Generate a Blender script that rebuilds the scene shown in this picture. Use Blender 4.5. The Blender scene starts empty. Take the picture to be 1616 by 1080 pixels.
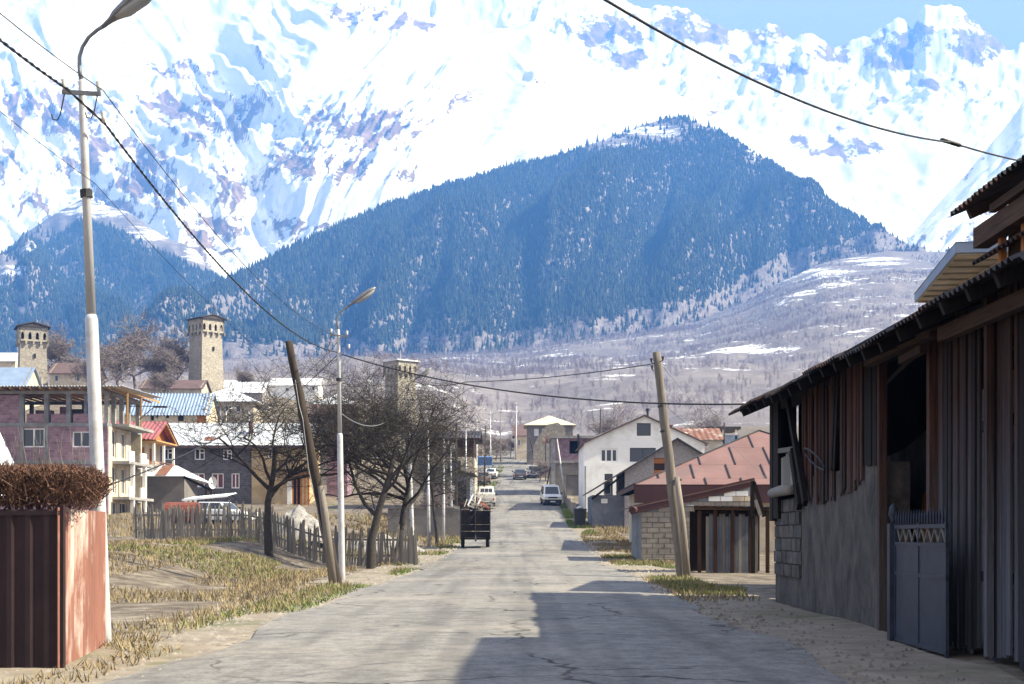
import bpy, math, random
import numpy as np
from mathutils import Vector, Matrix
random.seed(7)
SC = bpy.context.scene
COL = SC.collection
R = math.radians

# ------------------------------------------------------------ camera, sky, sun, exposure
F, CX, HY, EYE = 2244.0, 808.0, 844.0, 1.6      # focal length / centre column / horizon row in photo pixels, eye height
cam = bpy.data.cameras.new('camera')
cam.sensor_width = 36.0
cam.lens = 36.0 * F / 1616.0
cam.shift_y = (HY - 540.0) / 1616.0
cam.clip_start, cam.clip_end = 0.1, 60000.0
camo = bpy.data.objects.new('camera', cam)
camo.location = (0, 0, EYE)
camo.rotation_euler = (R(90), 0, 0)
COL.objects.link(camo)
SC.camera = camo

SUN_AZ, SUN_EL = 95.0, 42.0                     # degrees right of the view direction, above the horizon
world = bpy.data.worlds.new('World')
SC.world = world
world.use_nodes = True
wn = world.node_tree
sky = wn.nodes.new('ShaderNodeTexSky')
sky.sky_type = 'NISHITA'
sky.sun_disc = False
sky.sun_elevation = R(SUN_EL)
sky.sun_rotation = R(SUN_AZ)
sky.altitude = 1500
sky.dust_density = 4.0
sky.air_density = 0.9
sky.ozone_density = 0.4
bg = wn.nodes['Background']
bg.inputs['Strength'].default_value = 0.05
veil = wn.nodes.new('ShaderNodeMixRGB')           # even high thin veil over the whole sky
veil.inputs[0].default_value = 0.92
veil.inputs[2].default_value = (5.3, 5.1, 4.95, 1)
wn.links.new(sky.outputs[0], veil.inputs[1])
wn.links.new(veil.outputs[0], bg.inputs[0])
sunv = Vector((math.cos(R(SUN_EL)) * math.sin(R(SUN_AZ)), math.cos(R(SUN_EL)) * math.cos(R(SUN_AZ)), math.sin(R(SUN_EL))))
sun = bpy.data.lights.new('sun', 'SUN')
sun.energy = 5.0
sun.angle = R(0.53)
sun.color = (1.0, 0.995, 0.99)
suno = bpy.data.objects.new('sun', sun)
suno.rotation_euler = sunv.to_track_quat('Z', 'Y').to_euler()
suno.location = (200, 100, 300)
COL.objects.link(suno)
vs = SC.view_settings
vs.view_transform = 'Standard'
vs.look = 'None'
vs.gamma = 1.0
vs.exposure = 2.2
SC.render.engine = 'CYCLES'
SC.cycles.use_denoising = True
SC.cycles.max_bounces = 6
SC.cycles.volume_bounces = 0
SC.cycles.transparent_max_bounces = 8

# ------------------------------------------------------------ helpers
SX = 31.0 / F                                   # the street runs a little to the right of the view axis


def P(px, py, Y):
    return Vector(((px - CX) / F * Y, Y, EYE + (HY - py) / F * Y))


def sm(a, b, x):
    t = np.clip((np.asarray(x, float) - a) / (b - a), 0, 1)
    return t * t * (3 - 2 * t)


_RY = np.arange(-320, 800, 2.0)
_rz = np.interp(_RY, [-320, 0, 60, 80, 100, 125, 150, 200, 260, 340, 480, 800], [-2, 0, .3, .8, 1.5, 2.9, 4.74, 9.3, 14.8, 21.8, 33.5, 75])
_k = np.ones(11) / 11
_rz[5:-5] = np.convolve(_rz, _k, 'valid')


def zg(X, Y):
    X = np.asarray(X, float); Y = np.asarray(Y, float)
    t = X - SX * Y
    z = np.interp(Y, _RY, _rz)
    z = z + 13 * sm(140, 285, Y) * sm(-9, -52, t) + 5 * sm(150, 300, Y) * sm(14, 60, t)
    z = z + 1.0 * sm(-8, -13, t) * sm(28, 45, Y) * (1 - sm(110, 150, Y))
    return z


def zgf(X, Y):
    return float(zg(X, Y))


def G(px, Y, dz=0.0):
    X = (px - CX) / F * Y
    return Vector((X, Y, zgf(X, Y) + dz))


def _h(ix, iy, s):
    n = (ix * 374761393 + iy * 668265263 + s * 974634777) & 0xFFFFFFFF
    n = ((n ^ (n >> 13)) * 1274126177) & 0xFFFFFFFF
    n = n ^ (n >> 16)
    return (n & 0xFFFF) / 65535.0


def vn(x, y, s=0):
    x = np.asarray(x, float); y = np.asarray(y, float)
    ix = np.floor(x).astype(np.int64); iy = np.floor(y).astype(np.int64)
    fx = x - ix; fy = y - iy
    fx = fx * fx * fx * (fx * (fx * 6 - 15) + 10); fy = fy * fy * fy * (fy * (fy * 6 - 15) + 10)
    a = _h(ix, iy, s); b = _h(ix + 1, iy, s); c = _h(ix, iy + 1, s); d = _h(ix + 1, iy + 1, s)
    return (a + (b - a) * fx) * (1 - fy) + (c + (d - c) * fx) * fy


def fbm(x, y, o=5, s=0, ridge=False, gain=.5):
    v = 0; a = 1.0; tot = 0
    ca, sa = math.cos(.6), math.sin(.6)
    for i in range(o):
        n = vn(x, y, s + i * 17)
        if ridge:
            n = 1 - np.abs(2 * n - 1)
            n = n * n
        v = v + n * a; tot += a; a *= gain
        x, y = (ca * x - sa * y) * 2.03 + 11.3, (sa * x + ca * y) * 2.03 - 4.1
    return v / tot


class MB:
    def __init__(self):
        self.v = []; self.f = []

    def add(self, vs, fs):
        n = len(self.v)
        self.v.extend(vs)
        self.f.extend([tuple(i + n for i in f) for f in fs])
        return self

    def quad(self, a, b, c, d):
        return self.add([a, b, c, d], [(0, 1, 2, 3)])

    def obox(self, o, a, b, c):
        o, a, b, c = Vector(o), Vector(a), Vector(b), Vector(c)
        vs = [o, o + a, o + a + b, o + b, o + c, o + a + c, o + a + b + c, o + b + c]
        fs = [(0, 3, 2, 1), (4, 5, 6, 7), (0, 1, 5, 4), (1, 2, 6, 5), (2, 3, 7, 6), (3, 0, 4, 7)]
        if a.cross(b).dot(c) < 0:
            fs = [tuple(reversed(f)) for f in fs]
        return self.add(vs, fs)

    def box(self, x0, x1, y0, y1, z0, z1):
        return self.obox((min(x0, x1), min(y0, y1), min(z0, z1)), (abs(x1 - x0), 0, 0), (0, abs(y1 - y0), 0), (0, 0, abs(z1 - z0)))

    def beam(self, a, b, w, h, up=(0, 0, 1)):
        a, b = Vector(a), Vector(b)
        d = b - a
        s = d.cross(Vector(up))
        if s.length < 1e-6:
            s = d.cross(Vector((0, 1, 0)))
        s.normalize()
        u = s.cross(d).normalized()
        return self.obox(a - s * w / 2 - u * h / 2, s * w, d, u * h)

    def tube(self, pts, rad, n=8, cap=True):
        pts = [Vector(p) for p in pts]
        if not hasattr(rad, '__len__'):
            rad = [rad] * len(pts)
        base = len(self.v)
        prev = None
        for i, p in enumerate(pts):
            d = (pts[min(i + 1, len(pts) - 1)] - pts[max(i - 1, 0)]).normalized()
            if prev is None:
                s = d.cross(Vector((0, 0, 1)))
                if s.length < 1e-3:
                    s = d.cross(Vector((0, 1, 0)))
                s.normalize()
            else:
                s = (prev - d * prev.dot(d)).normalized()
            prev = s
            t = d.cross(s)
            for k in range(n):
                a = 2 * math.pi * k / n
                self.v.append(p + (s * math.cos(a) + t * math.sin(a)) * rad[i])
        for i in range(len(pts) - 1):
            for k in range(n):
                a = base + i * n + k; b = base + i * n + (k + 1) % n
                self.f.append((a, b, b + n, a + n))
        if cap:
            self.f.append(tuple(base + k for k in reversed(range(n))))
            self.f.append(tuple(base + (len(pts) - 1) * n + k for k in range(n)))
        return self

    def ngon_prism(self, poly, off):
        """poly: list of Vectors (planar), extruded by off"""
        off = Vector(off); n = len(poly)
        vs = [Vector(p) for p in poly] + [Vector(p) + off for p in poly]
        fs = [tuple(reversed(range(n))), tuple(range(n, 2 * n))]
        fs += [(i, (i + 1) % n, (i + 1) % n + n, i + n) for i in range(n)]
        nrm = (vs[1] - vs[0]).cross(vs[2] - vs[0])
        if nrm.dot(off) < 0:
            fs = [tuple(reversed(f)) for f in fs]
        return self.add(vs, fs)

    def mesh(self, name, mat, smooth=False):
        me = bpy.data.meshes.new(name)
        me.from_pydata([tuple(v) for v in self.v], [], self.f)
        if mat:
            me.materials.append(mat)
        if smooth:
            me.polygons.foreach_set('use_smooth', [True] * len(me.polygons))
        me.update()
        return me

    def build(self, name, mat, parent=None, smooth=False):
        return link(name, self.mesh(name, mat, smooth), parent)


def link(name, me, parent=None):
    o = bpy.data.objects.new(name, me)
    COL.objects.link(o)
    if parent is not None:
        o.parent = parent
    return o


def tag(o, label, cat, group=None):
    o['label'] = label; o['category'] = cat
    if group:
        o['group'] = group
    return o


def thing(name, label, cat, loc=(0, 0, 0), rz=0.0, group=None):
    o = bpy.data.objects.new(name, None)
    o.empty_display_size = .3
    COL.objects.link(o)
    o.location = loc
    o.rotation_euler = (0, 0, rz)
    return tag(o, label, cat, group)


def struct(o, kind='structure'):
    o['kind'] = kind
    return o


def grid_mesh(name, V, mat, attrs=None, smooth=True):
    """V: (rows, cols, 3) array"""
    r, c, _ = V.shape
    me = bpy.data.meshes.new(name)
    me.vertices.add(r * c)
    me.vertices.foreach_set('co', V.reshape(-1).astype(np.float32))
    i = np.arange(r * c).reshape(r, c)
    q = np.stack([i[:-1, :-1], i[:-1, 1:], i[1:, 1:], i[1:, :-1]], -1).reshape(-1, 4)
    n = len(q)
    me.loops.add(n * 4)
    me.loops.foreach_set('vertex_index', q.reshape(-1).astype(np.int32))
    me.polygons.add(n)
    me.polygons.foreach_set('loop_start', (np.arange(n) * 4).astype(np.int32))
    me.polygons.foreach_set('loop_total', np.full(n, 4, np.int32))
    me.polygons.foreach_set('use_smooth', np.full(n, smooth))
    me.update(calc_edges=True)
    for k, a in (attrs or {}).items():
        at = me.attributes.new(k, 'FLOAT', 'POINT')
        at.data.foreach_set('value', a.reshape(-1).astype(np.float32))
    if mat:
        me.materials.append(mat)
    return me


# ------------------------------------------------------------ materials
class NT:
    def __init__(self, name):
        self.m = bpy.data.materials.new(name)
        self.m.use_nodes = True
        self.t = self.m.node_tree
        self.b = self.t.nodes['Principled BSDF']

    def n(self, typ, **kw):
        nd = self.t.nodes.new('ShaderNode' + typ)
        for k, v in kw.items():
            if k in nd.inputs:
                nd.inputs[k].default_value = v
            else:
                setattr(nd, k, v)
        return nd

    def l(self, a, b):
        self.t.links.new(a, b)

    def coord(self, kind='Object', scale=(1, 1, 1), rot=(0, 0, 0)):
        tc = self.n('TexCoord')
        mp = self.n('Mapping')
        mp.inputs['Scale'].default_value = scale
        mp.inputs['Rotation'].default_value = rot
        self.l(tc.outputs[kind], mp.inputs[0])
        return mp.outputs[0]

    def noise(self, vec, scale=1.0, detail=5.0, rough=.6, dist=0.0):
        nd = self.n('TexNoise')
        nd.inputs['Scale'].default_value = scale
        nd.inputs['Detail'].default_value = detail
        nd.inputs['Roughness'].default_value = rough
        nd.inputs['Distortion'].default_value = dist
        if vec is not None:
            self.l(vec, nd.inputs['Vector'])
        return nd.outputs[0]

    def ramp(self, fac, stops):
        nd = self.n('ValToRGB')
        cr = nd.color_ramp
        while len(cr.elements) < len(stops):
            cr.elements.new(0.5)
        for e, (p, c) in zip(cr.elements, stops):
            e.position = p
            e.color = c if len(c) == 4 else (*c, 1)
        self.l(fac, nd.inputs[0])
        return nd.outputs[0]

    def mix(self, fac, a, b, typ='MIX'):
        nd = self.n('MixRGB', blend_type=typ)
        for i, x in ((0, fac), (1, a), (2, b)):
            if isinstance(x, (int, float)):
                nd.inputs[i].default_value = x if i == 0 else (x, x, x, 1)
            elif isinstance(x, tuple):
                nd.inputs[i].default_value = x if len(x) == 4 else (*x, 1)
            else:
                self.l(x, nd.inputs[i])
        return nd.outputs[0]

    def math(self, op, a, b=0.0, c=None):
        nd = self.n('Math', operation=op)
        for i, x in enumerate((a, b) if c is None else (a, b, c)):
            if isinstance(x, (int, float)):
                nd.inputs[i].default_value = x
            else:
                self.l(x, nd.inputs[i])
        return nd.outputs[0]

    def bump(self, h, strength=.3, dist=.02):
        nd = self.n('Bump')
        nd.inputs['Strength'].default_value = strength
        nd.inputs['Distance'].default_value = dist
        self.l(h, nd.inputs['Height'])
        self.l(nd.outputs[0], self.b.inputs['Normal'])

    def col(self, c):
        if isinstance(c, tuple):
            self.b.inputs['Base Color'].default_value = (*c, 1)
        else:
            self.l(c, self.b.inputs['Base Color'])

    def set(self, rough=.8, metal=0.0, spec=None):
        self.b.inputs['Roughness'].default_value = rough
        self.b.inputs['Metallic'].default_value = metal
        if spec is not None:
            self.b.inputs['Specular IOR Level'].default_value = spec
        return self.m


def basic(name, c1, c2=None, scale=3.0, rough=.85, metal=0.0, bump=.2, stretch=(1, 1, 1), dirt=None, dirt_scale=.7, spec=.3, vary=0.0):
    """two-tone mottled material with an optional dirt / stain layer"""
    k = NT(name)
    v = k.coord('Object', stretch)
    c2 = c2 or tuple(x * .72 for x in c1)
    f = k.noise(v, scale, 6, .65)
    c = k.ramp(f, [(.32, c2), (.66, c1)])
    if dirt:
        d = k.noise(v, dirt_scale, 7, .7, .4)
        c = k.mix(k.ramp(d, [(.5, (0, 0, 0)), (.68, (1, 1, 1))]), c, dirt)
    if vary:
        oi = k.n('ObjectInfo')
        hv = k.n('HueSaturation')
        k.l(k.math('MULTIPLY_ADD', oi.outputs['Random'], vary, 1 - vary * .55), hv.inputs['Value'])
        k.l(c, hv.inputs['Color'])
        c = hv.outputs[0]
    k.col(c)
    if bump:
        k.bump(k.noise(v, scale * 6, 4, .6), bump, .02)
    return k.set(rough, metal, spec)


MAT = {}
# ------------------------------------------------------------ ground, road
def m_ground():
    k = NT('village_ground')
    v = k.coord('Object')
    a = k.noise(v, .09, 8, .7)
    b = k.noise(v, 1.1, 10, .8)
    c = k.ramp(b, [(.36, (.05, .038, .028)), (.5, (.13, .105, .08)), (.64, (.26, .225, .18))])
    g = k.ramp(k.noise(v, 1.4, 6, .7), [(.3, (.06, .085, .022)), (.7, (.13, .15, .05))])
    c = k.mix(k.ramp(a, [(.58, (0, 0, 0)), (.68, (.8, .8, .8))]), c, g)
    k.col(c)
    k.bump(k.noise(v, 6, 8, .7), .6, .06)
    return k.set(.95, 0, .2)


def m_road():
    k = NT('old_asphalt')
    v = k.coord('Object')
    f = k.noise(v, .35, 8, .7)
    c = k.ramp(f, [(.36, (.09, .086, .083)), (.5, (.165, .157, .149)), (.64, (.24, .225, .207))])
    fine = k.noise(v, 22, 4, .7)
    c = k.mix(.5, c, k.ramp(fine, [(.38, (.05, .048, .046)), (.62, (.3, .285, .265))]))
    med = k.noise(v, 3.5, 6, .75)
    c = k.mix(.5, c, k.ramp(med, [(.4, (.09, .085, .08)), (.6, (.25, .235, .215))]))
    tr = k.coord('Object', (1.3, .03, 1)); tyre = k.ramp(k.noise(tr, 1.0, 3, .5), [(.5, (0, 0, 0)), (.62, (.5, .5, .5))])
    c = k.mix(tyre, c, (.08, .076, .073))
    vo = k.n('TexVoronoi', feature='DISTANCE_TO_EDGE')
    vo.inputs['Scale'].default_value = .33
    dv = k.n('VectorMath', operation='ADD')
    k.l(v, dv.inputs[0])
    nz = k.n('TexNoise'); nz.inputs['Scale'].default_value = 1.3; nz.inputs['Detail'].default_value = 6
    k.l(v, nz.inputs['Vector'])
    k.l(nz.outputs['Color'], dv.inputs[1])
    k.l(dv.outputs[0], vo.inputs['Vector'])
    crack = k.ramp(vo.outputs[0], [(.004, (1, 1, 1)), (.016, (0, 0, 0))])
    keep = k.ramp(k.noise(v, .12, 3, .5), [(.42, (0, 0, 0)), (.52, (1, 1, 1))])
    c = k.mix(k.mix(1.0, crack, keep, 'MULTIPLY'), c, (.03, .028, .026))
    patch = k.ramp(k.noise(v, .11, 2, .4, .6), [(.62, (0, 0, 0)), (.63, (1, 1, 1))])
    c = k.mix(k.math('MULTIPLY', patch, .6), c, (.075, .073, .072))
    dust = k.ramp(k.noise(v, .22, 7, .65), [(.5, (0, 0, 0)), (.72, (1, 1, 1))])
    c = k.mix(k.math('MULTIPLY', dust, .65), c, (.3, .265, .22))
    k.col(c)
    k.bump(fine, .5, .015)
    return k.set(.9, 0, .25)


yy = np.concatenate([np.arange(-300, -20, 10), np.arange(-20, 440, 2.0), np.arange(440, 481, 8)])
tt = np.concatenate([np.linspace(-520, -60, 40), np.linspace(-58, 58, 117), np.linspace(60, 520, 40)])
T, Y = np.meshgrid(tt, yy)
X = T + SX * Y
Z = zg(X, Y)
offroad = sm(3.9, 7.0, np.abs(T + .5))
Z += offroad * (fbm(X * .12, Y * .12, 4, 3) - .5) * .35
ground = struct(link('ground', grid_mesh('ground', np.stack([X, Y, Z], -1), m_ground())))

ry = np.arange(-60, 392, 2.0)
rc = np.interp(ry, [-60, 130, 160, 200, 260, 300, 345, 392], [-.5, -.5, -.8, -2.1, -4.0, -4.4, -2.0, 6.0])
rh = np.interp(ry, [-60, 100, 170, 260, 392], [3.75, 3.7, 3.4, 3.0, 2.8])
us = np.linspace(-1, 1, 13)
RT = rc[:, None] + us[None] * rh[:, None] + np.where(np.abs(us) > .95, (fbm(ry * .35, ry * 0 + 2.5, 4, 9)[:, None] - .5) * 1.4, 0)
RX = RT + SX * ry[:, None]
RZ = np.interp(ry, _RY, _rz)[:, None] + .045 + .05 * (1 - us[None] ** 2)
road = struct(link('road', grid_mesh('road', np.stack([RX, np.broadcast_to(ry[:, None], RX.shape), RZ], -1), m_road())))
# compacted dirt verges either side of the tarmac
for side, nm in ((-1, 'verge_left'), (1, 'verge_right')):
    ed = rc + side * rh
    w = np.linspace(-.5, 1.9, 7)
    VT = ed[:, None] + side * w[None] + np.where(w > 1.5, (fbm(ry * .3, ry * 0 + side, 4, 5)[:, None] - .5) * 1.2, 0)
    VZ = np.interp(ry, _RY, _rz)[:, None] + np.where(w[None] < .1, .02, .03) + (fbm(VT * .8, ry[:, None] * .8 + 0 * VT, 3, 2) - .5) * .05
    vm = basic('verge_dirt' + nm[-5:], (.26, .22, .17), (.16, .13, .1), 2.2, .95, bump=.5, dirt=(.09, .1, .045), dirt_scale=.35)
    struct(link(nm, grid_mesh(nm, np.stack([VT + SX * ry[:, None], np.broadcast_to(ry[:, None], VT.shape), VZ], -1), vm)))


# ------------------------------------------------------------ far terrain
def m_snow():
    k = NT('mountain_snow_rock')
    at = k.n('Attribute', attribute_name='rock')
    v = k.coord('Object')
    n1 = k.noise(v, .02, 9, .75, .5)
    n2 = k.noise(v, .09, 6, .75)
    s = k.math('ADD', at.outputs['Fac'], k.math('MULTIPLY', k.math('SUBTRACT', n1, .5), 1.3))
    s = k.math('ADD', s, k.math('MULTIPLY', k.math('SUBTRACT', n2, .5), .9))
    mask = k.ramp(s, [(.47, (0, 0, 0)), (.53, (1, 1, 1))])
    rock = k.ramp(k.noise(v, .02, 8, .7), [(.3, (.1, .07, .055)), (.5, (.24, .165, .12)), (.68, (.38, .27, .2))])
    k.col(k.mix(mask, (.84, .86, .89), rock))
    k.bump(k.mix(mask, .5, k.mix(.5, k.noise(v, .02, 10, .75), n2)), .8, 14)
    return k.set(.9, 0, .1)


def m_hillside():
    """bare lower slopes: brown grass, scrub litter and strips of old snow"""
    k = NT('bare_hillside')
    at = k.n('Attribute', attribute_name='snow')
    v = k.coord('Object')
    vs_ = k.coord('Object', (.35, 1.6, 1))
    n1 = k.noise(vs_, .02, 9, .7, .2)
    n3 = k.noise(k.coord('Object', (.14, .5, 2.2)), .035, 8, .72, .3)
    s = k.math('ADD', at.outputs['Fac'], k.math('MULTIPLY', k.math('SUBTRACT', n3, .5), 2.0))
    s = k.math('ADD', s, k.math('MULTIPLY', k.math('SUBTRACT', k.noise(v, .15, 6, .75), .5), .7))
    mask = k.ramp(s, [(.47, (0, 0, 0)), (.55, (1, 1, 1))])
    c = k.ramp(k.noise(v, .03, 9, .75), [(.3, (.12, .105, .11)), (.55, (.2, .178, .175)), (.72, (.28, .25, .225))])  # brown shifted to grey-mauve: distance haze put into the ground colour
    k.col(k.mix(mask, c, (.82, .84, .87)))
    k.bump(k.noise(v, .08, 8, .75), .6, 3)
    return k.set(.95, 0, .1)


MAT['snow'] = m_snow()
MAT['hillside'] = m_hillside()


def ip(x, pts):
    a = np.array(pts, float)
    return np.interp(x, a[:, 0], a[:, 1])


def sheet(pxs, base, Yb, crest, Yc, rows, ey=1.0, ep=1.0, back=14, drop=.5, cn=None):
    """terrain sheet: columns are bearings, rows run from the foot up to the crest, then down its far side"""
    t = np.linspace(0, 1, rows)[:, None]
    Yg = Yb[None] + (Yc - Yb)[None] * t ** ey
    pg = base[None] + (crest - base)[None] * t ** ep
    if cn is not None:
        pg = pg + cn[None] * t ** 8
    Zg = EYE + (HY - pg) / F * Yg
    tb = np.linspace(0, 1, back + 1)[1:, None]
    Yk = Yc[None] * (1 + .35 * tb)
    zc = Zg[-1:]
    Zk = zc - drop * (Yk - Yc[None])
    Yall = np.concatenate([Yg, Yk]); Zall = np.concatenate([Zg, Zk])
    px = np.broadcast_to(pxs[None], Yall.shape)
    Xall = (px - CX) / F * Yall
    tall = np.concatenate([np.broadcast_to(t, Yg.shape), 1 + np.broadcast_to(tb, Yk.shape)])
    return Xall, Yall, Zall, px, tall


def pyof(Y, Z):
    return HY - (Z - EYE) / Y * F


def blob(px, py, lst):
    v = 0
    for (cx, cy, rx, ry_, a) in lst:
        v = np.maximum(v, a * np.exp(-(((px - cx) / rx) ** 2 + ((py - cy) / ry_) ** 2)))
    return v


# apron between the village and the forest hill
APX = np.linspace(-500, 2100, 300)
AP_TOP = [(-500, 560), (200, 566), (300, 572), (600, 568), (800, 556), (1000, 526), (1100, 505), (1180, 472), (1240, 440), (1300, 414), (1400, 398), (1500, 398), (1700, 420), (2100, 430)]
ap_top = ip(APX, AP_TOP)
ap_Yt = ip(APX, [(-500, 1900), (900, 1900), (1450, 2600), (2100, 2600)])
rows = 170
t = np.linspace(0, 1, rows)[:, None]
AY = 440 * (ap_Yt[None] / 440) ** t
b0 = HY - (zg((APX - CX) / F * 440, np.full(APX.shape, 440.)) - .6 - EYE) / 440 * F
ap = b0[None] + (ap_top - b0)[None] * t ** .92
AX = (APX[None] - CX) / F * AY
AZ = EYE + (HY - ap) / F * AY
env = sm(0, .12, t) * (1 - .75 * sm(.85, 1, t))
AZ += env * ((fbm(AX / 260, AY / 260, 5, 21) - .5) * 46 + (fbm(AX / 60, AY / 60, 4, 23) - .5) * 9)
terr = (AZ / 7.0)
AZ += env * sm(1000, 1200, APX)[None] * (np.abs((terr % 1) - .5) - .25) * 3.2
app = pyof(AY, AZ)
asnow = blob(np.broadcast_to(APX[None], app.shape), app, [
    (1385, 412, 75, 14, .62), (1290, 432, 90, 18, .62), (1330, 450, 110, 14, .5), (1250, 465, 60, 8, .5), (1380, 490, 70, 12, .45),
    (1190, 552, 130, 16, .58), (1080, 560, 70, 12, .45), (1300, 520, 60, 14, .45), (960, 580, 120, 15, .43), (720, 590, 60, 10, .3)])
asnow = np.maximum(asnow * .85, .14 + .14 * sm(540, 640, APX)[None])
apron = struct(link('lower_hillside', grid_mesh('lower_hillside', np.stack([AX, AY, AZ], -1), MAT['hillside'], {'snow': asnow})))

# forest hill in the middle
HPX = np.linspace(215, 1560, 330)
h_cr = ip(HPX, [(215, 525), (270, 482), (330, 436), (430, 392), (520, 350), (600, 312), (690, 285), (780, 258), (870, 238), (960, 208), (1050, 179), (1075, 174), (1090, 179), (1130, 197), (1200, 238), (1300, 303), (1390, 354), (1480, 402), (1560, 440)])
h_cr = h_cr + 9 + 6 * sm(1000, 700, HPX) + (fbm(HPX / 35, HPX * 0 + 3, 4, 5) - .5) * 8
h_ba = ip(HPX, AP_TOP) + 16
hYb = ip(HPX, [(215, 1880), (900, 1880), (1450, 2560), (1560, 2600)])
hYc = ip(HPX, [(215, 2150), (430, 2700), (780, 3200), (1050, 3500), (1300, 3200), (1480, 2800), (1560, 2680)])
HX, HY_, HZ, Hpx, Ht = sheet(HPX, h_ba, hYb, h_cr, hYc, 150, 1.0, .95)
henv = np.clip(np.sin(np.clip(Ht, 0, 1) * math.pi), 0, 1) ** .6 * (1 - .9 * sm(.6, .97, Ht))
gul = fbm((Hpx + .35 * pyof(HY_, HZ)) / 150, Ht * 1.1, 3, 31)
gul2 = fbm((Hpx + .2 * pyof(HY_, HZ)) / 55, Ht * 2.4, 4, 37)
HZ = HZ + henv * ((gul - .5) * 340 + (gul2 - .5) * 110)
hpy = pyof(HY_, HZ)
hsnow = blob(Hpx, hpy, [(1030, 205, 80, 22, .55), (980, 225, 80, 18, .45), (1100, 190, 60, 12, .45), (1000, 285, 30, 10, .4), (1190, 245, 14, 20, .5)])
forest_hill = struct(link('forest_hill', grid_mesh('forest_hill', np.stack([HX, HY_, HZ], -1), MAT['hillside'], {'snow': np.maximum(hsnow, .04)})))

# wooded shoulder on the left
LPX = np.linspace(-420, 430, 220)
l_cr = ip(LPX, [(-420, 470), (-200, 440), (0, 405), (60, 352), (130, 312), (200, 334), (260, 372), (310, 398), (345, 440), (430, 520)]) + (fbm(LPX / 30, LPX * 0, 4, 45) - .5) * 10
l_ba = np.full(LPX.shape, 585.)
LX, LY, LZ, Lpx, Lt = sheet(LPX, l_ba, np.full(LPX.shape, 1880.), l_cr, ip(LPX, [(-420, 2900), (130, 3700), (430, 3000)]), 120)
lenv = np.clip(np.sin(np.clip(Lt, 0, 1) * math.pi), 0, 1) ** .6
LZ = LZ + lenv * ((fbm((Lpx - .3 * pyof(LY, LZ)) / 120, Lt * 1.5, 4, 51) - .5) * 240)
lpy = pyof(LY, LZ)
lsnow = blob(Lpx, lpy, [(20, 430, 40, 12, .6), (60, 395, 60, 18, .5), (150, 330, 90, 20, .62), (240, 370, 60, 20, .55), (310, 400, 30, 20, .6), (0, 450, 25, 8, .55)])
wooded_shoulder = struct(link('wooded_shoulder', grid_mesh('wooded_shoulder', np.stack([LX, LY, LZ], -1), MAT['hillside'], {'snow': np.maximum(lsnow, .02)})))

# the great snow massif behind
BPX = np.linspace(-420, 1500, 760)
b_cr = ip(BPX, [(-420, -60), (0, -70), (300, -60), (450, -50), (560, -20), (660, 35), (740, 58), (800, 50), (840, 42), (885, 62), (960, 108), (1040, 148), (1110, 164), (1160, 194), (1220, 230), (1300, 288), (1400, 358), (1500, 430)])
b_cn = (fbm(BPX / 40, BPX * 0 + 7, 4, 61) - .5) * 9
b_ba = ip(BPX, [(-420, 520), (200, 480), (430, 420), (600, 370), (800, 310), (1050, 260), (1200, 300), (1400, 420), (1500, 480)])
BX, BY, BZ, Bpx, Bt = sheet(BPX, b_ba, np.full(BPX.shape, 3900.), b_cr, ip(BPX, [(-420, 5800), (400, 5800), (840, 5200), (1160, 4800), (1500, 4400)]), 330, 1.0, 1.0, cn=b_cn)
bpy_ = pyof(BY, BZ)
benv = np.clip(Bt * 6, 0, 1) * np.where(Bt < 1, 1 - .8 * sm(.88, 1, Bt), .3)
# a gorge running up from (420,390), with ribs either side
gx = ip(bpy_, [(-200, 250), (0, 330), (100, 345), (200, 372), (300, 405), (400, 425), (520, 450)])
gor = np.exp(-((Bpx - gx) / (30 + .0 * Bpx)) ** 2)
big = fbm((Bpx + .4 * bpy_) / 230, bpy_ / 260, 4, 71)
wq1 = (fbm(Bpx / 80, bpy_ / 80, 3, 205) - .5) * 110
rib = fbm((Bpx + .5 * wq1 - .8 * bpy_) / 44, (bpy_ + .8 * Bpx + .5 * wq1) / 210, 5, 73, True, .48)
rib_r = fbm((Bpx + .5 * wq1 + .85 * bpy_) / 44, (bpy_ - .85 * Bpx - .5 * wq1) / 210, 5, 77, True, .48)
rr = sm(430, 560, Bpx + .3 * (bpy_ - 200)) * (1 - sm(720, 860, Bpx))
fine = fbm(BX / 90, BY / 110, 6, 79, True, .55)
smooth_right = 1 - .7 * sm(620, 800, Bpx)
DENS_B = [(330, 190, 110, 70, .62), (420, 170, 60, 60, .52), (100, 190, 80, 60, .62), (30, 170, 50, 60, .55), (230, 290, 110, 70, .62), (380, 290, 90, 60, .66), (470, 260, 80, 60, .66),
          (590, 205, 90, 40, .68), (520, 190, 60, 40, .55), (450, 350, 70, 50, .62), (330, 370, 90, 50, .62), (140, 250, 60, 60, .55), (640, 275, 50, 20, .5), (570, 270, 60, 30, .52), (290, 110, 60, 30, .42), (410, 95, 25, 30, .5),
          (845, 130, 20, 10, .5), (700, 150, 60, 30, .36), (1140, 180, 40, 12, .55), (560, 25, 60, 25, .6), (660, 30, 90, 25, .58), (60, 320, 60, 50, .5), (20, 250, 50, 60, .52)]
d0 = blob(Bpx, bpy_, DENS_B)
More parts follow.
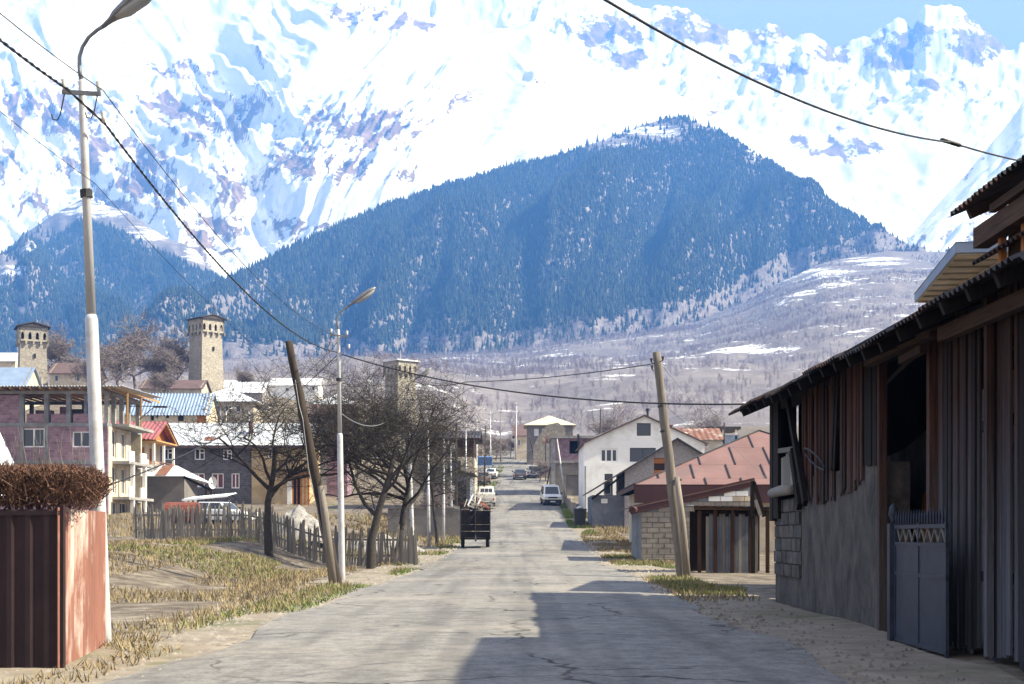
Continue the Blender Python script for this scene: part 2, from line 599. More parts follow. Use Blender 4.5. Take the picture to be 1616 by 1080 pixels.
# long smooth snow flanks with a few broad shoulders; rough only where rock breaks through
shoul = fbm((Bpx + .9 * bpy_) / 120, (bpy_ - .5 * Bpx) / 330, 3, 211)
BZ2 = BZ + benv * ((big - .5) * 120 * smooth_right + (shoul - .5) * 150 + ((rib - .4) * (1 - rr) + (rib_r - .4) * rr) * 120 * smooth_right * (.3 + 1.1 * d0) + (fine - .4) * 60 * (.12 + d0) - gor * 60)
bpy2 = pyof(BY, BZ2)
dens = blob(Bpx, bpy2, DENS_B)
wx = (fbm(Bpx / 55, bpy2 / 55, 4, 201) - .5) * 90; wy = (fbm(Bpx / 55, bpy2 / 55, 4, 203) - .5) * 90
su, sv = Bpx + wx, bpy2 + wy
streak = fbm((su - .75 * sv) / 17, (sv + .5 * su) / 44, 6, 83, gain=.68)
streak_r = fbm((su + .8 * sv) / 15, (sv - .8 * su) / 60, 6, 87, gain=.68)
st = streak * (1 - rr) + streak_r * rr
brock = dens * 1.5 + (st - .5) * 2.4 - .24 - .25 * gor
brock = np.where(dens < .12, -1, brock)
massif = struct(link('snow_massif', grid_mesh('snow_massif', np.stack([BX, BY, BZ2], -1), MAT['snow'], {'rock': brock})))

# far peaks on the right
PPX = np.linspace(380, 2000, 560)
p_cr = ip(PPX, [(380, -60), (700, -50), (880, -35), (960, -12), (1000, 10), (1055, 14), (1085, 14), (1130, 40), (1145, 48), (1185, 50), (1222, 36), (1252, 62), (1272, 50), (1320, 76), (1350, 64), (1385, 45), (1412, 30), (1440, 44), (1462, 10), (1500, 8), (1530, 30), (1562, 50), (1590, 72), (1640, 60), (1750, 40), (2200, 20)])
p_sm = np.convolve(np.pad(p_cr, 30, 'edge'), np.ones(61) / 61, 'valid')
p_cn = p_cr - p_sm + (fbm(PPX / 16, PPX * 0 + 4, 4, 91) - .5) * 16
p_cr = p_sm
p_ba = np.full(PPX.shape, 430.)
PX_, PY_, PZ_, Ppx, Pt = sheet(PPX, p_ba, np.full(PPX.shape, 5400.), p_cr, np.full(PPX.shape, 7000.), 260, 1.0, 1.25, cn=p_cn)
ppy = pyof(PY_, PZ_)
penv = np.clip(Pt * 6, 0, 1) * np.where(Pt < 1, 1 - .85 * sm(.9, 1, Pt), .2)
rug = sm(260, 120, ppy)
PZ2 = PZ_ + penv * ((fbm((Ppx - .5 * ppy) / 150, ppy / 110, 4, 93) - .5) * 260 + (fbm((Ppx + .5 * ppy + 60 * fbm(Ppx / 50, ppy / 50, 3, 207)) / 40, ppy / 38, 5, 97, True, .45) - .4) * 85 * rug + (fbm(PX_ / 110, PY_ / 110, 6, 99, True, .55) - .45) * 70 * (.2 + .8 * rug))
ppy2 = pyof(PY_, PZ2)
pd = blob(Ppx, ppy2, [(1430, 65, 60, 40, .64), (1400, 95, 60, 20, .6), (1520, 60, 60, 40, .6), (1230, 60, 50, 25, .55), (1310, 85, 60, 25, .5), (1100, 40, 70, 30, .62), (960, 55, 70, 30, .66), (1000, 90, 60, 20, .56), (1200, 110, 100, 25, .5), (1330, 230, 70, 25, .52), (1400, 160, 60, 14, .42), (1480, 130, 60, 20, .4), (1270, 220, 40, 20, .52), (1590, 60, 60, 30, .5)])
prock = pd * 1.45 + (fbm((Ppx - .6 * ppy2) / 24, ppy2 / 22, 6, 103, gain=.62) - .5) * 1.9 - .13
prock = np.where(pd < .1, -1, prock)
peaks = struct(link('far_peaks', grid_mesh('far_peaks', np.stack([PX_, PY_, PZ2], -1), MAT['snow'], {'rock': prock})))

# snow slope coming down from the right
EPX = np.linspace(1330, 2300, 240)
e_cr = ip(EPX, [(1330, 470), (1390, 410), (1440, 370), (1500, 300), (1560, 235), (1616, 160), (1700, 90), (2300, 0)]) + (fbm(EPX / 40, EPX * 0 + 2, 4, 111) - .5) * 14
EX, EY_, EZ, Epx, Et = sheet(EPX, np.full(EPX.shape, 480.), np.full(EPX.shape, 3900.), e_cr, ip(EPX, [(1330, 4300), (2300, 5000)]), 130)
epy = pyof(EY_, EZ)
eenv = np.clip(np.sin(np.clip(Et, 0, 1) * math.pi), 0, 1) ** .7
EZ2 = EZ + eenv * ((fbm((Epx + 1.0 * epy) / 90, epy / 300, 5, 113, True) - .4) * 150 + (fbm(EX / 90, EY_ / 90, 5, 117) - .5) * 40)
epy2 = pyof(EY_, EZ2)
ed_ = blob(Epx, epy2, [(1500, 360, 90, 50, .36), (1440, 370, 50, 30, .4), (1560, 320, 80, 50, .3), (1530, 270, 50, 30, .33)])
erock = ed_ + (fbm((Epx + epy2) / 14, (epy2 - Epx) / 40, 5, 119) - .5) * 1.3
erock = np.where(ed_ < .08, -1, erock)
struct(link('snow_slope', grid_mesh('snow_slope', np.stack([EX, EY_, EZ2], -1), MAT['snow'], {'rock': erock})))


# ------------------------------------------------------------ woods (uncountable): points + tree shapes instanced on them
def conifer_proto(seed, tiers=7, h=1.0, r=.2):
    rnd = random.Random(seed); m = MB()
    n = 7
    for i in range(tiers):
        f = i / tiers
        z0 = .06 + f * .82; z1 = z0 + .26 * (1 - .45 * f)
        rad = r * (1 - f) ** .85 + .012
        vs = []
        off = rnd.random() * 6
        for k in range(n):
            a = off + 2 * math.pi * k / n
            rr_ = rad * rnd.uniform(.65, 1.15)
            vs.append(Vector((rr_ * math.cos(a), rr_ * math.sin(a), z0 - rnd.uniform(0, .05))))
        vs.append(Vector((0, 0, min(z1, h))))
        m.add(vs, [(k, (k + 1) % n, n) for k in range(n)])
    m.tube([(0, 0, -.05), (0, 0, .2)], [.016, .012], 4)
    return m


def bare_proto(seed, nb=34, slender=.3):
    rnd = random.Random(seed); m = MB()

    def tri(a, b, w):
        d = (b - a); s = Vector((d.y, -d.x, d.z * .3 + .01)).normalized() * w
        s2 = d.cross(s).normalized() * w
        m.add([a - s, a + s, b], [(0, 1, 2)]); m.add([a - s2, a + s2, b], [(0, 1, 2)])
    tri(Vector((0, 0, -.03)), Vector((0, 0, .95)), .014)
    for i in range(nb):
        z = rnd.uniform(.15, .8); a = rnd.uniform(0, 6.283)
        L = slender * rnd.uniform(.5, 1.1) * (1.2 - z * .7)
        p = Vector((0, 0, z)); q = p + Vector((math.cos(a) * L * .6, math.sin(a) * L * .6, L * .95))
        tri(p, q, .006)
        for j in range(4):
            f = rnd.uniform(.3, .9); p2 = p.lerp(q, f)
            b2 = a + rnd.uniform(-1.3, 1.3); l2 = L * rnd.uniform(.25, .5)
            tri(p2, p2 + Vector((math.cos(b2) * l2 * .7, math.sin(b2) * l2 * .7, l2 * .9)), .0042)
    return m


def scatter(name, pts, protos, mat):
    """pts: array (n, 6): x y z scale rot variant.  One object holding points and tree shapes; geometry nodes put a shape on each point"""
    me = bpy.data.meshes.new(name)
    V = []; Fc = []; var = []; isp = []
    for k, m in enumerate(protos):
        n0 = len(V)
        V += [tuple(v) for v in m.v]; Fc += [tuple(i + n0 for i in f) for f in m.f]
        var += [k] * len(m.v); isp += [0] * len(m.v)
    n0 = len(V)
    allv = np.concatenate([np.array(V), pts[:, :3]])
    me.from_pydata(allv.tolist(), [], Fc)
    me.materials.append(mat)

    def attr(nm, a):
        x = me.attributes.new(nm, 'FLOAT', 'POINT')
        x.data.foreach_set('value', np.asarray(a, np.float32))
    attr('var', np.concatenate([var, pts[:, 5]]))
    attr('isp', np.concatenate([isp, np.ones(len(pts))]))
    attr('scl', np.concatenate([np.ones(n0), pts[:, 3]]))
    attr('rot', np.concatenate([np.zeros(n0), pts[:, 4]]))
    attr('wid', np.concatenate([np.ones(n0), pts[:, 6]]))
    o = struct(link(name, me), 'stuff')
    ng = bpy.data.node_groups.new(name, 'GeometryNodeTree')
    ng.interface.new_socket('Geometry', in_out='INPUT', socket_type='NodeSocketGeometry')
    ng.interface.new_socket('Geometry', in_out='OUTPUT', socket_type='NodeSocketGeometry')
    N = ng.nodes; L = ng.links
    gi = N.new('NodeGroupInput'); go = N.new('NodeGroupOutput'); jn = N.new('GeometryNodeJoinGeometry')

    def na(nm):
        x = N.new('GeometryNodeInputNamedAttribute'); x.data_type = 'FLOAT'; x.inputs['Name'].default_value = nm
        return x.outputs['Attribute']

    def cmp_(a, val):
        x = N.new('FunctionNodeCompare'); x.data_type = 'FLOAT'; x.operation = 'EQUAL'
        L.new(a, x.inputs[0]); x.inputs[1].default_value = val; x.inputs['Epsilon'].default_value = .1
        return x.outputs[0]
    sp = N.new('GeometryNodeSeparateGeometry'); sp.domain = 'POINT'
    L.new(gi.outputs[0], sp.inputs['Geometry']); L.new(cmp_(na('isp'), 1), sp.inputs['Selection'])
    cb = N.new('ShaderNodeCombineXYZ'); L.new(na('rot'), cb.inputs[2])
    mu = N.new('ShaderNodeMath'); mu.operation = 'MULTIPLY'; L.new(na('scl'), mu.inputs[0]); L.new(na('wid'), mu.inputs[1])
    cs = N.new('ShaderNodeCombineXYZ'); L.new(mu.outputs[0], cs.inputs[0]); L.new(mu.outputs[0], cs.inputs[1]); L.new(na('scl'), cs.inputs[2])
    for k in range(len(protos)):
        a = N.new('GeometryNodeSeparateGeometry'); a.domain = 'POINT'
        L.new(sp.outputs['Inverted'], a.inputs['Geometry']); L.new(cmp_(na('var'), k), a.inputs['Selection'])
        b = N.new('GeometryNodeSeparateGeometry'); b.domain = 'POINT'
        L.new(sp.outputs['Selection'], b.inputs['Geometry']); L.new(cmp_(na('var'), k), b.inputs['Selection'])
        i = N.new('GeometryNodeInstanceOnPoints')
        L.new(b.outputs['Selection'], i.inputs['Points']); L.new(a.outputs['Selection'], i.inputs['Instance'])
        L.new(cb.outputs[0], i.inputs['Rotation']); L.new(cs.outputs[0], i.inputs['Scale'])
        L.new(i.outputs[0], jn.inputs[0])
    L.new(jn.outputs[0], go.inputs[0])
    md = o.modifiers.new('trees', 'NODES'); md.node_group = ng
    return o


def sample(Xa, Ya, Za, n, keep, rs, tmax):
    """random points on a terrain sheet, spread evenly over its ground area"""
    r, c = Xa.shape
    a = np.abs((Xa[1:, 1:] - Xa[1:, :-1])[:, :] * (Ya[1:, 1:] - Ya[:-1, 1:]))
    a[tmax:] = 0
    cdf = np.cumsum(a.reshape(-1)); cdf /= cdf[-1]
    idx = np.searchsorted(cdf, rs.random(n))
    i, j = np.divmod(idx, c - 1)
    u = rs.random(n); w = rs.random(n)

    def bl(A):
        return (A[i, j] * (1 - u) + A[i, j + 1] * u) * (1 - w) + (A[i + 1, j] * (1 - u) + A[i + 1, j + 1] * u) * w
    x, y, z = bl(Xa), bl(Ya), bl(Za)
    px = CX + x / y * F; py = pyof(y, z)
    k = keep(px, py, x, y, rs.random(n))
    return x[k], y[k], z[k], px[k], py[k]


def leafmat(name, c1, c2, var=.5):
    k = NT(name)
    oi = k.n('ObjectInfo')
    c = k.ramp(oi.outputs['Random'], [(0, c2), (1, c1)])
    k.col(c)
    return k.set(.85, 0, .15)


rs = np.random.RandomState(5)


def keep_h(px, py, x, y, r):
    d = np.ones(px.shape)
    clear = blob(px, py, [(1030, 208, 75, 22, 1.25), (965, 228, 85, 18, 1.0), (870, 240, 40, 8, .7), (1000, 285, 25, 8, .8), (1190, 250, 14, 25, .7), (1110, 200, 40, 12, 1.0)])
    d -= np.clip(clear * 1.1, 0, .97)
    low = ip(px, AP_TOP) - 14
    edge = low - 34 * fbm(px / 60, px * 0, 3, 131)
    d *= np.where(py > edge, .12, 1.0)
    # broadleaf glades low on the slope
    d *= 1 - .6 * sm(.62, .7, fbm(px / 60, py / 40, 3, 133)) * sm(450, 510, py)
    return r < d


tx, ty, tz, tpx, tpy = sample(HX, HY_, HZ, 64000, keep_h, rs, 151)
sc_ = rs.uniform(7, 18, len(tx)) * (.75 + .5 * fbm(tpx / 80, tpy / 60, 3, 141))
ptsA = np.stack([tx, ty, tz, sc_, rs.uniform(0, 6.28, len(tx)), rs.randint(0, 3, len(tx)), rs.uniform(.8, 1.35, len(tx))], 1)


def keep_l(px, py, x, y, r):
    d = np.ones(px.shape)
    up = ip(px, [(-420, 480), (0, 440), (130, 345), (200, 370), (300, 420), (430, 470)])
    d *= np.where(py < up, .16, 1.0)
    d -= blob(px, py, [(20, 430, 40, 12, 1), (240, 375, 50, 25, .8), (310, 405, 30, 20, .8), (150, 335, 90, 16, .7)])
    d *= 1 - .6 * sm(.55, .65, fbm(px / 45, py / 40, 3, 143))
    return r < d


lx, ly, lz, lpx2, lpy2 = sample(LX, LY, LZ, 36000, keep_l, rs, 121)
ptsB = np.stack([lx, ly, lz, rs.uniform(9, 18, len(lx)), rs.uniform(0, 6.28, len(lx)), rs.randint(0, 3, len(lx)), rs.uniform(.8, 1.3, len(lx))], 1)
MAT['conifer'] = leafmat('conifer_needles', (.062, .078, .042), (.012, .026, .02))
protos = [conifer_proto(1), conifer_proto(2, 6, 1, .23), conifer_proto(3, 8, 1, .17)]
scatter('conifer_forest', ptsA, protos, MAT['conifer'])
scatter('shoulder_forest', ptsB, protos, MAT['conifer'])


def keep_a(px, py, x, y, r):
    n = fbm(x / 90, y / 150, 4, 151)
    d = .25 + 1.5 * sm(.42, .6, n)
    d -= blob(px, py, [(1385, 412, 70, 12, 1.2), (1290, 432, 90, 14, 1.1), (1330, 450, 100, 10, .7), (1190, 552, 120, 10, .9)])
    d *= np.where(px < 560, .5, 1)
    return (r < d) & (px > -350) & (px < 1900) & (y > 460)


ax, ay, az, apx2, apy2 = sample(AX, AY, AZ, 34000, keep_a, rs, 169)
# extra dense belts that read as pale birch / alder along the foot of the forest
bx, by, bz, bpx2, bpy3 = sample(AX, AY, AZ, 30000, lambda px, py, x, y, r: (px > 520) & (px < 1460) & (py < ip(px, AP_TOP) + 50) & (r < .8 * sm(.4, .55, fbm(px / 70, py / 30, 3, 157))) & ~((px > 1215) & (py < 470)), rs, 169)
hx, hy, hz, hpx2, hpy2 = sample(HX, HY_, HZ, 40000, lambda px, py, x, y, r: ((py > ip(px, AP_TOP) - 40 * fbm(px / 60, px * 0, 3, 131) - 10) & (r < .75)) | ((r < .35) & (py > 450) & (fbm(px / 60, py / 40, 3, 133) > .64)) | ((r < .25) & (py < 300) & (blob(px, py, [(1030, 208, 75, 22, 1), (920, 235, 85, 18, 1)]) > .3)), rs, 150)
xs_ = np.concatenate([ax, bx, hx]); ys_ = np.concatenate([ay, by, hy]); zs_ = np.concatenate([az, bz, hz])
nn = len(xs_)
ptsC = np.stack([xs_, ys_, zs_, rs.uniform(3.2, 7.5, nn) * np.concatenate([np.full(len(ax), .95), np.full(len(bx), 1.15), np.full(len(hx), 1.3)]), rs.uniform(0, 6.28, nn), rs.randint(0, 3, nn), rs.uniform(.9, 1.6, nn)], 1)
MAT['barewood'] = leafmat('bare_woodland_twigs', (.46, .41, .425), (.28, .24, .26))
scatter('bare_woodland', ptsC, [bare_proto(1), bare_proto(2, 40, .36), bare_proto(3, 30, .26)], MAT['barewood'])


# ------------------------------------------------------------ haze: the blue air of the valley
hz_m = MB()
hz_m.box(-4500, 5500, -400, 9800, -60, 2850)
k = bpy.data.materials.new('valley_haze')
k.use_nodes = True
k.node_tree.nodes.clear()
ou = k.node_tree.nodes.new('ShaderNodeOutputMaterial')
pv = k.node_tree.nodes.new('ShaderNodeVolumePrincipled')
pv.inputs['Color'].default_value = (.1, .31, 1.0, 1)
pv.inputs['Absorption Color'].default_value = (.13, .13, .13, 1)
pv.inputs['Density'].default_value = 2.5e-4
pv.inputs['Anisotropy'].default_value = 0.0
k.node_tree.links.new(pv.outputs[0], ou.inputs['Volume'])
struct(hz_m.build('haze', k), 'stuff')
# ------------------------------------------------------------ village materials
def m_brick(name, c1, c2, mortar, bw=.4, bh=.2, vary=.5, stain=None, ms=.012):
    k = NT(name)
    tc = k.n('TexCoord')
    sp = k.n('SeparateXYZ'); k.l(tc.outputs['Object'], sp.inputs[0])
    cb = k.n('CombineXYZ')
    k.l(k.math('ADD', sp.outputs[0], sp.outputs[1]), cb.inputs[0]); k.l(sp.outputs[2], cb.inputs[1])
    b = k.n('TexBrick')
    b.inputs['Scale'].default_value = 1.0
    b.inputs['Brick Width'].default_value = bw; b.inputs['Row Height'].default_value = bh
    b.inputs['Mortar Size'].default_value = ms
    b.inputs['Color1'].default_value = (*c1, 1); b.inputs['Color2'].default_value = (*c2, 1); b.inputs['Mortar'].default_value = (*mortar, 1)
    k.l(cb.outputs[0], b.inputs['Vector'])
    n = k.noise(tc.outputs['Object'], 1.2, 6, .7)
    c = k.mix(.35, b.outputs['Color'], k.ramp(n, [(.3, tuple(x * .5 for x in c2)), (.7, c1)]))
    if stain:
        c = k.mix(k.ramp(k.noise(tc.outputs['Object'], .45, 6, .7), [(.52, (0, 0, 0)), (.7, (.8, .8, .8))]), c, stain)
    k.col(c)
    k.bump(b.outputs['Fac'], -.5, .015)
    return k.set(.92, 0, .2)


def m_stone(name, c1, c2, dark, scale=2.2):
    k = NT(name)
    v = k.coord('Object')
    vo = k.n('TexVoronoi'); vo.inputs['Scale'].default_value = scale; k.l(v, vo.inputs['Vector'])
    ve = k.n('TexVoronoi', feature='DISTANCE_TO_EDGE'); ve.inputs['Scale'].default_value = scale; k.l(v, ve.inputs['Vector'])
    c = k.mix(.5, k.ramp(k.noise(v, 1.1, 7, .7), [(.3, c2), (.65, c1)]), k.ramp(vo.outputs['Color'], [(0, c2), (1, c1)]))
    pits = k.ramp(k.noise(v, 3.2, 4, .8), [(.27, (1, 1, 1)), (.34, (0, 0, 0))])
    c = k.mix(pits, c, dark)
    c = k.mix(k.ramp(ve.outputs[0], [(.0, (.6, .6, .6)), (.06, (0, 0, 0))]), c, dark)
    k.col(c)
    k.bump(k.mix(.5, ve.outputs[0], k.noise(v, 5, 6, .7)), .7, .06)
    return k.set(.95, 0, .15)


def m_wood(name, c1, c2, grain=(14, 14, .7), grey=None, zs=None, vary=.5, rough=.85, knots=True):
    k = NT(name)
    v = k.coord('Object', grain)
    f = k.noise(v, 1.6, 7, .7, .6)
    c = k.ramp(f, [(.3, c2), (.62, c1)])
    oi = k.n('ObjectInfo')
    if grey:
        tc = k.n('TexCoord'); sp = k.n('SeparateXYZ'); k.l(tc.outputs['Object'], sp.inputs[0])
        z = k.math('ADD', sp.outputs[2], k.math('MULTIPLY', k.noise(k.coord('Object', (2.5, 2.5, .5)), 1.0, 4, .6), 1.8))
        w = k.n('MapRange'); w.inputs['From Min'].default_value = zs[0]; w.inputs['From Max'].default_value = zs[1]
        w.inputs['To Min'].default_value = 1; w.inputs['To Max'].default_value = 0
        k.l(z, w.inputs['Value'])
        c = k.mix(w.outputs[0], c, k.ramp(f, [(.3, tuple(x * .5 for x in grey)), (.62, grey)]))
    if vary:
        hv = k.n('HueSaturation')
        k.l(k.math('MULTIPLY_ADD', oi.outputs['Random'], vary, 1 - vary * .5), hv.inputs['Value'])
        k.l(c, hv.inputs['Color']); c = hv.outputs[0]
    if knots:
        kn = k.ramp(k.noise(k.coord('Object', (5, 5, 2.2)), 2.2, 2, .5), [(.22, (1, 1, 1)), (.28, (0, 0, 0))])
        c = k.mix(k.math('MULTIPLY', kn, .75), c, (.012, .01, .009))
    k.col(c)
    k.bump(f, .5, .012)
    return k.set(rough, 0, .2)


def m_glass(name, c=(.03, .035, .045), rough=.06):
    k = NT(name)
    k.col(c)
    return k.set(rough, 0, .6)


def m_paint(name, c, rough=.3, coat=.6, dust=(.25, .22, .19)):
    k = NT(name)
    v = k.coord('Object')
    d = k.ramp(k.noise(v, 2.2, 6, .7), [(.45, (0, 0, 0)), (.8, (.4, .4, .4))])
    k.col(k.mix(d, c, dust))
    k.b.inputs['Coat Weight'].default_value = coat
    k.b.inputs['Coat Roughness'].default_value = .08
    return k.set(rough, 0, .5)


M = MAT
M['brick_pink'] = m_brick('pink_tuff_blocks', (.34, .22, .26), (.17, .1, .135), (.3, .26, .27), .42, .21, stain=(.13, .085, .11))
M['brick_grey'] = m_brick('dark_grey_blocks', (.15, .135, .14), (.06, .053, .057), (.22, .21, .21), .42, .2)
M['brick_light'] = m_brick('grey_blocks', (.3, .27, .24), (.2, .175, .155), (.13, .115, .1), .5, .22)
M['concrete'] = basic('raw_concrete', (.33, .32, .305), (.2, .19, .185), 1.6, .9, dirt=(.15, .14, .13))
M['concrete_d'] = basic('grey_cast_concrete', (.25, .26, .27), (.16, .165, .175), 1.6, .9, dirt=(.12, .12, .12))
M['cream'] = basic('cream_plaster', (.62, .53, .4), (.5, .42, .31), 1.2, .9, dirt=(.36, .29, .21))
M['yellow'] = basic('sunlit_yellow_plaster', (.5, .38, .22), (.38, .28, .16), 1.0, .9, dirt=(.35, .24, .12))  # yellowish plaster, with the warm sunlight on it put into the base colour
M['white_wall'] = basic('white_plaster', (.86, .85, .83), (.79, .78, .76), .7, .9, bump=.08, dirt=(.6, .58, .55), dirt_scale=.3)
M['grey_wall'] = basic('pebble_dash', (.36, .335, .33), (.19, .175, .175), 5.5, .95, bump=.8)
M['blue_wall'] = basic('blue_grey_render', (.16, .175, .21), (.1, .11, .14), 1.5, .9, dirt=(.22, .22, .22))
M['beige_wall'] = basic('beige_render', (.5, .45, .37), (.38, .33, .26), 1.0, .9, dirt=(.28, .23, .18))
M['mottled'] = basic('patchy_render', (.2, .18, .165), (.14, .128, .118), .8, .95, dirt=(.11, .105, .11), dirt_scale=.55)
M['tower'] = m_stone('tower_stone', (.43, .39, .33), (.25, .225, .19), (.055, .048, .042), 1.6)
M['rubble'] = m_stone('rubble_stone', (.38, .34, .29), (.2, .175, .145), (.06, .05, .04), 2.0)
M['drystone'] = m_stone('sunny_wall_stone', (.5, .43, .33), (.3, .25, .19), (.08, .07, .05), 2.2)
M['slate'] = basic('dark_slate_tiles', (.07, .06, .055), (.035, .03, .03), 3, .8)
M['roof_silver'] = basic('galvanised_roof', (.6, .63, .67), (.46, .49, .53), .9, .55, .1, .1, dirt=(.46, .44, .42), dirt_scale=.5)
M['roof_white'] = basic('pale_metal_roof', (.68, .7, .73), (.55, .57, .61), .6, .5, .0, .08)
M['roof_blue'] = basic('blue_grey_roof_sheet', (.24, .31, .42), (.17, .23, .33), .7, .5, .1, .1)
M['roof_bluev'] = basic('bright_blue_roof_sheet', (.1, .19, .38), (.07, .14, .3), .7, .5, .1, .1)
M['roof_pink'] = basic('faded_red_roof_sheet', (.21, .118, .108), (.155, .088, .08), .5, .8, .05, .15, dirt=(.15, .1, .092), dirt_scale=.25, vary=.16)
M['roof_red'] = basic('bright_red_roof_sheet', (.3, .095, .095), (.22, .07, .07), 1.0, .5, .05, .1)
M['roof_rust'] = basic('rusty_roof_sheet', (.22, .1, .062), (.13, .06, .042), 1.4, .8, .1, .3, dirt=(.5, .46, .42), dirt_scale=.6)
M['roof_brown'] = basic('red_brown_roof', (.14, .088, .08), (.09, .058, .054), 1.0, .7, .05, .2)
M['roof_dark'] = basic('old_dark_roof_sheet', (.05, .046, .05), (.022, .02, .022), 1.2, .6, .3, .3, dirt=(.12, .06, .035))
M['maroon'] = basic('maroon_sheet', (.065, .025, .026), (.04, .016, .017), 1.0, .6, .05, .1)
M['fascia'] = basic('blue_grey_fascia', (.22, .27, .36), (.16, .2, .28), 1.0, .45, .3, .1)
M['rust'] = basic('rusted_sheet', (.27, .125, .095), (.17, .075, .058), 1.3, .85, .1, .3, dirt=(.62, .55, .5), dirt_scale=1.1, stretch=(1, 1, .35))
M['rust_in_shade'] = basic('shade_toned_sheet', (.035, .018, .021), (.018, .01, .012), 1.5, .8, .1, .3)  # fence iron facing away from the sun; its shade is put into the colour
M['rust_tank'] = basic('rusted_tank', (.2, .06, .04), (.12, .035, .025), 1.5, .8, .1, .3)
M['barn'] = m_wood('weathered_barn_board', (.04, .019, .012), (.008, .0045, .004), grey=(.075, .076, .088), zs=(1.7, 4.3), vary=1.2)
M['barn_r'] = m_wood('red_brown_barn_board', (.07, .027, .016), (.016, .007, .005), grey=(.085, .07, .063), zs=(2.0, 4.2), vary=1.1)
M['barn_d'] = m_wood('dark_barn_timber', (.015, .0105, .0085), (.006, .0045, .004), vary=.4)
M['timber'] = m_wood('brown_timber', (.06, .03, .017), (.022, .011, .008), vary=.3)
M['timber_h'] = m_wood('brown_timber_lengthwise', (.085, .05, .032), (.032, .019, .013), (.7, .7, 14), vary=.3)
M['wood_new'] = m_wood('fresh_pine', (.5, .3, .13), (.34, .18, .07), vary=.2)
M['wood_orange'] = m_wood('varnished_orange_wood', (.42, .17, .05), (.28, .1, .028), vary=.2)
M['wood_grey'] = m_wood('silvered_wood', (.27, .25, .225), (.12, .108, .098), vary=.6)
M['pole_wood'] = m_wood('old_pole_wood', (.22, .195, .17), (.11, .092, .075), (9, 9, .35), vary=.3)
M['pole_brown'] = m_wood('brown_pole_wood', (.055, .041, .032), (.02, .015, .012), (9, 9, .35), vary=.3)
M['pole_metal'] = basic('pale_grey_pole_paint', (.5, .5, .51), (.4, .4, .42), 1.6, .5, .15, .08, dirt=(.28, .26, .25), dirt_scale=1.4)
M['metal'] = basic('dull_grey_metal', (.22, .22, .23), (.14, .14, .15), 4, .5, .6, .1)
M['metal_dark'] = basic('dark_iron', (.05, .05, .055), (.025, .025, .03), 4, .6, .4, .1)
M['gate_metal'] = basic('blue_grey_gate_paint', (.04, .05, .075), (.025, .03, .045), 4, .5, .3, .1)
M['porcelain'] = basic('insulator_porcelain', (.5, .47, .43), (.35, .32, .3), 6, .3, 0, 0)
M['black'] = basic('black_cable_sheath', (.018, .018, .02), (.012, .012, .014), 20, .6, 0, 0)
M['wire_grey'] = basic('bare_grey_wire', (.3, .3, .31), (.2, .2, .21), 20, .45, .6, 0)
M['white'] = basic('white_window_paint', (.8, .8, .8), (.72, .72, .72), 3, .5, 0, 0)
M['glass'] = m_glass('dark_window_glass')
M['glass_c'] = m_glass('reddish_curtained_glass', (.16, .05, .055), .15)
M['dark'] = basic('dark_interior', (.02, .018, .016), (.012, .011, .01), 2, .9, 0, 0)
M['lens'] = m_glass('lamp_lens', (.3, .3, .31), .25)
M['bark'] = basic('fruit_tree_bark', (.06, .05, .044), (.022, .019, .017), 9, .95, 0, .5)
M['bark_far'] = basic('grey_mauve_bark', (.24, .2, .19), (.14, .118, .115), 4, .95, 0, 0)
M['hedge'] = basic('clipped_hedge_twigs', (.17, .088, .06), (.035, .019, .014), 5, .9, 0, 0)
M['grass'] = basic('verge_grass', (.16, .2, .05), (.08, .11, .025), 1.5, .9, 0, 0)
M['gravel'] = basic('gravel_heap', (.34, .32, .3), (.14, .13, .125), 6, .95, 0, .9)
M['dish'] = basic('satellite_dish_white', (.75, .74, .72), (.65, .64, .62), 2, .5, 0, 0)
M['tyre'] = basic('tyre_rubber', (.025, .025, .026), (.015, .015, .016), 8, .85, 0, 0)
M['rim'] = basic('wheel_rim', (.35, .35, .36), (.25, .25, .26), 8, .4, .7, 0)
M['red_lamp'] = m_glass('red_lamp_plastic', (.35, .02, .02), .2)
M['head_lamp'] = m_glass('headlamp_glass', (.6, .6, .6), .1)
M['trim'] = basic('dark_plastic_trim', (.035, .035, .038), (.025, .025, .027), 6, .6, 0, 0)


# ------------------------------------------------------------ building helpers
ZV = Vector((0, 0, 1))


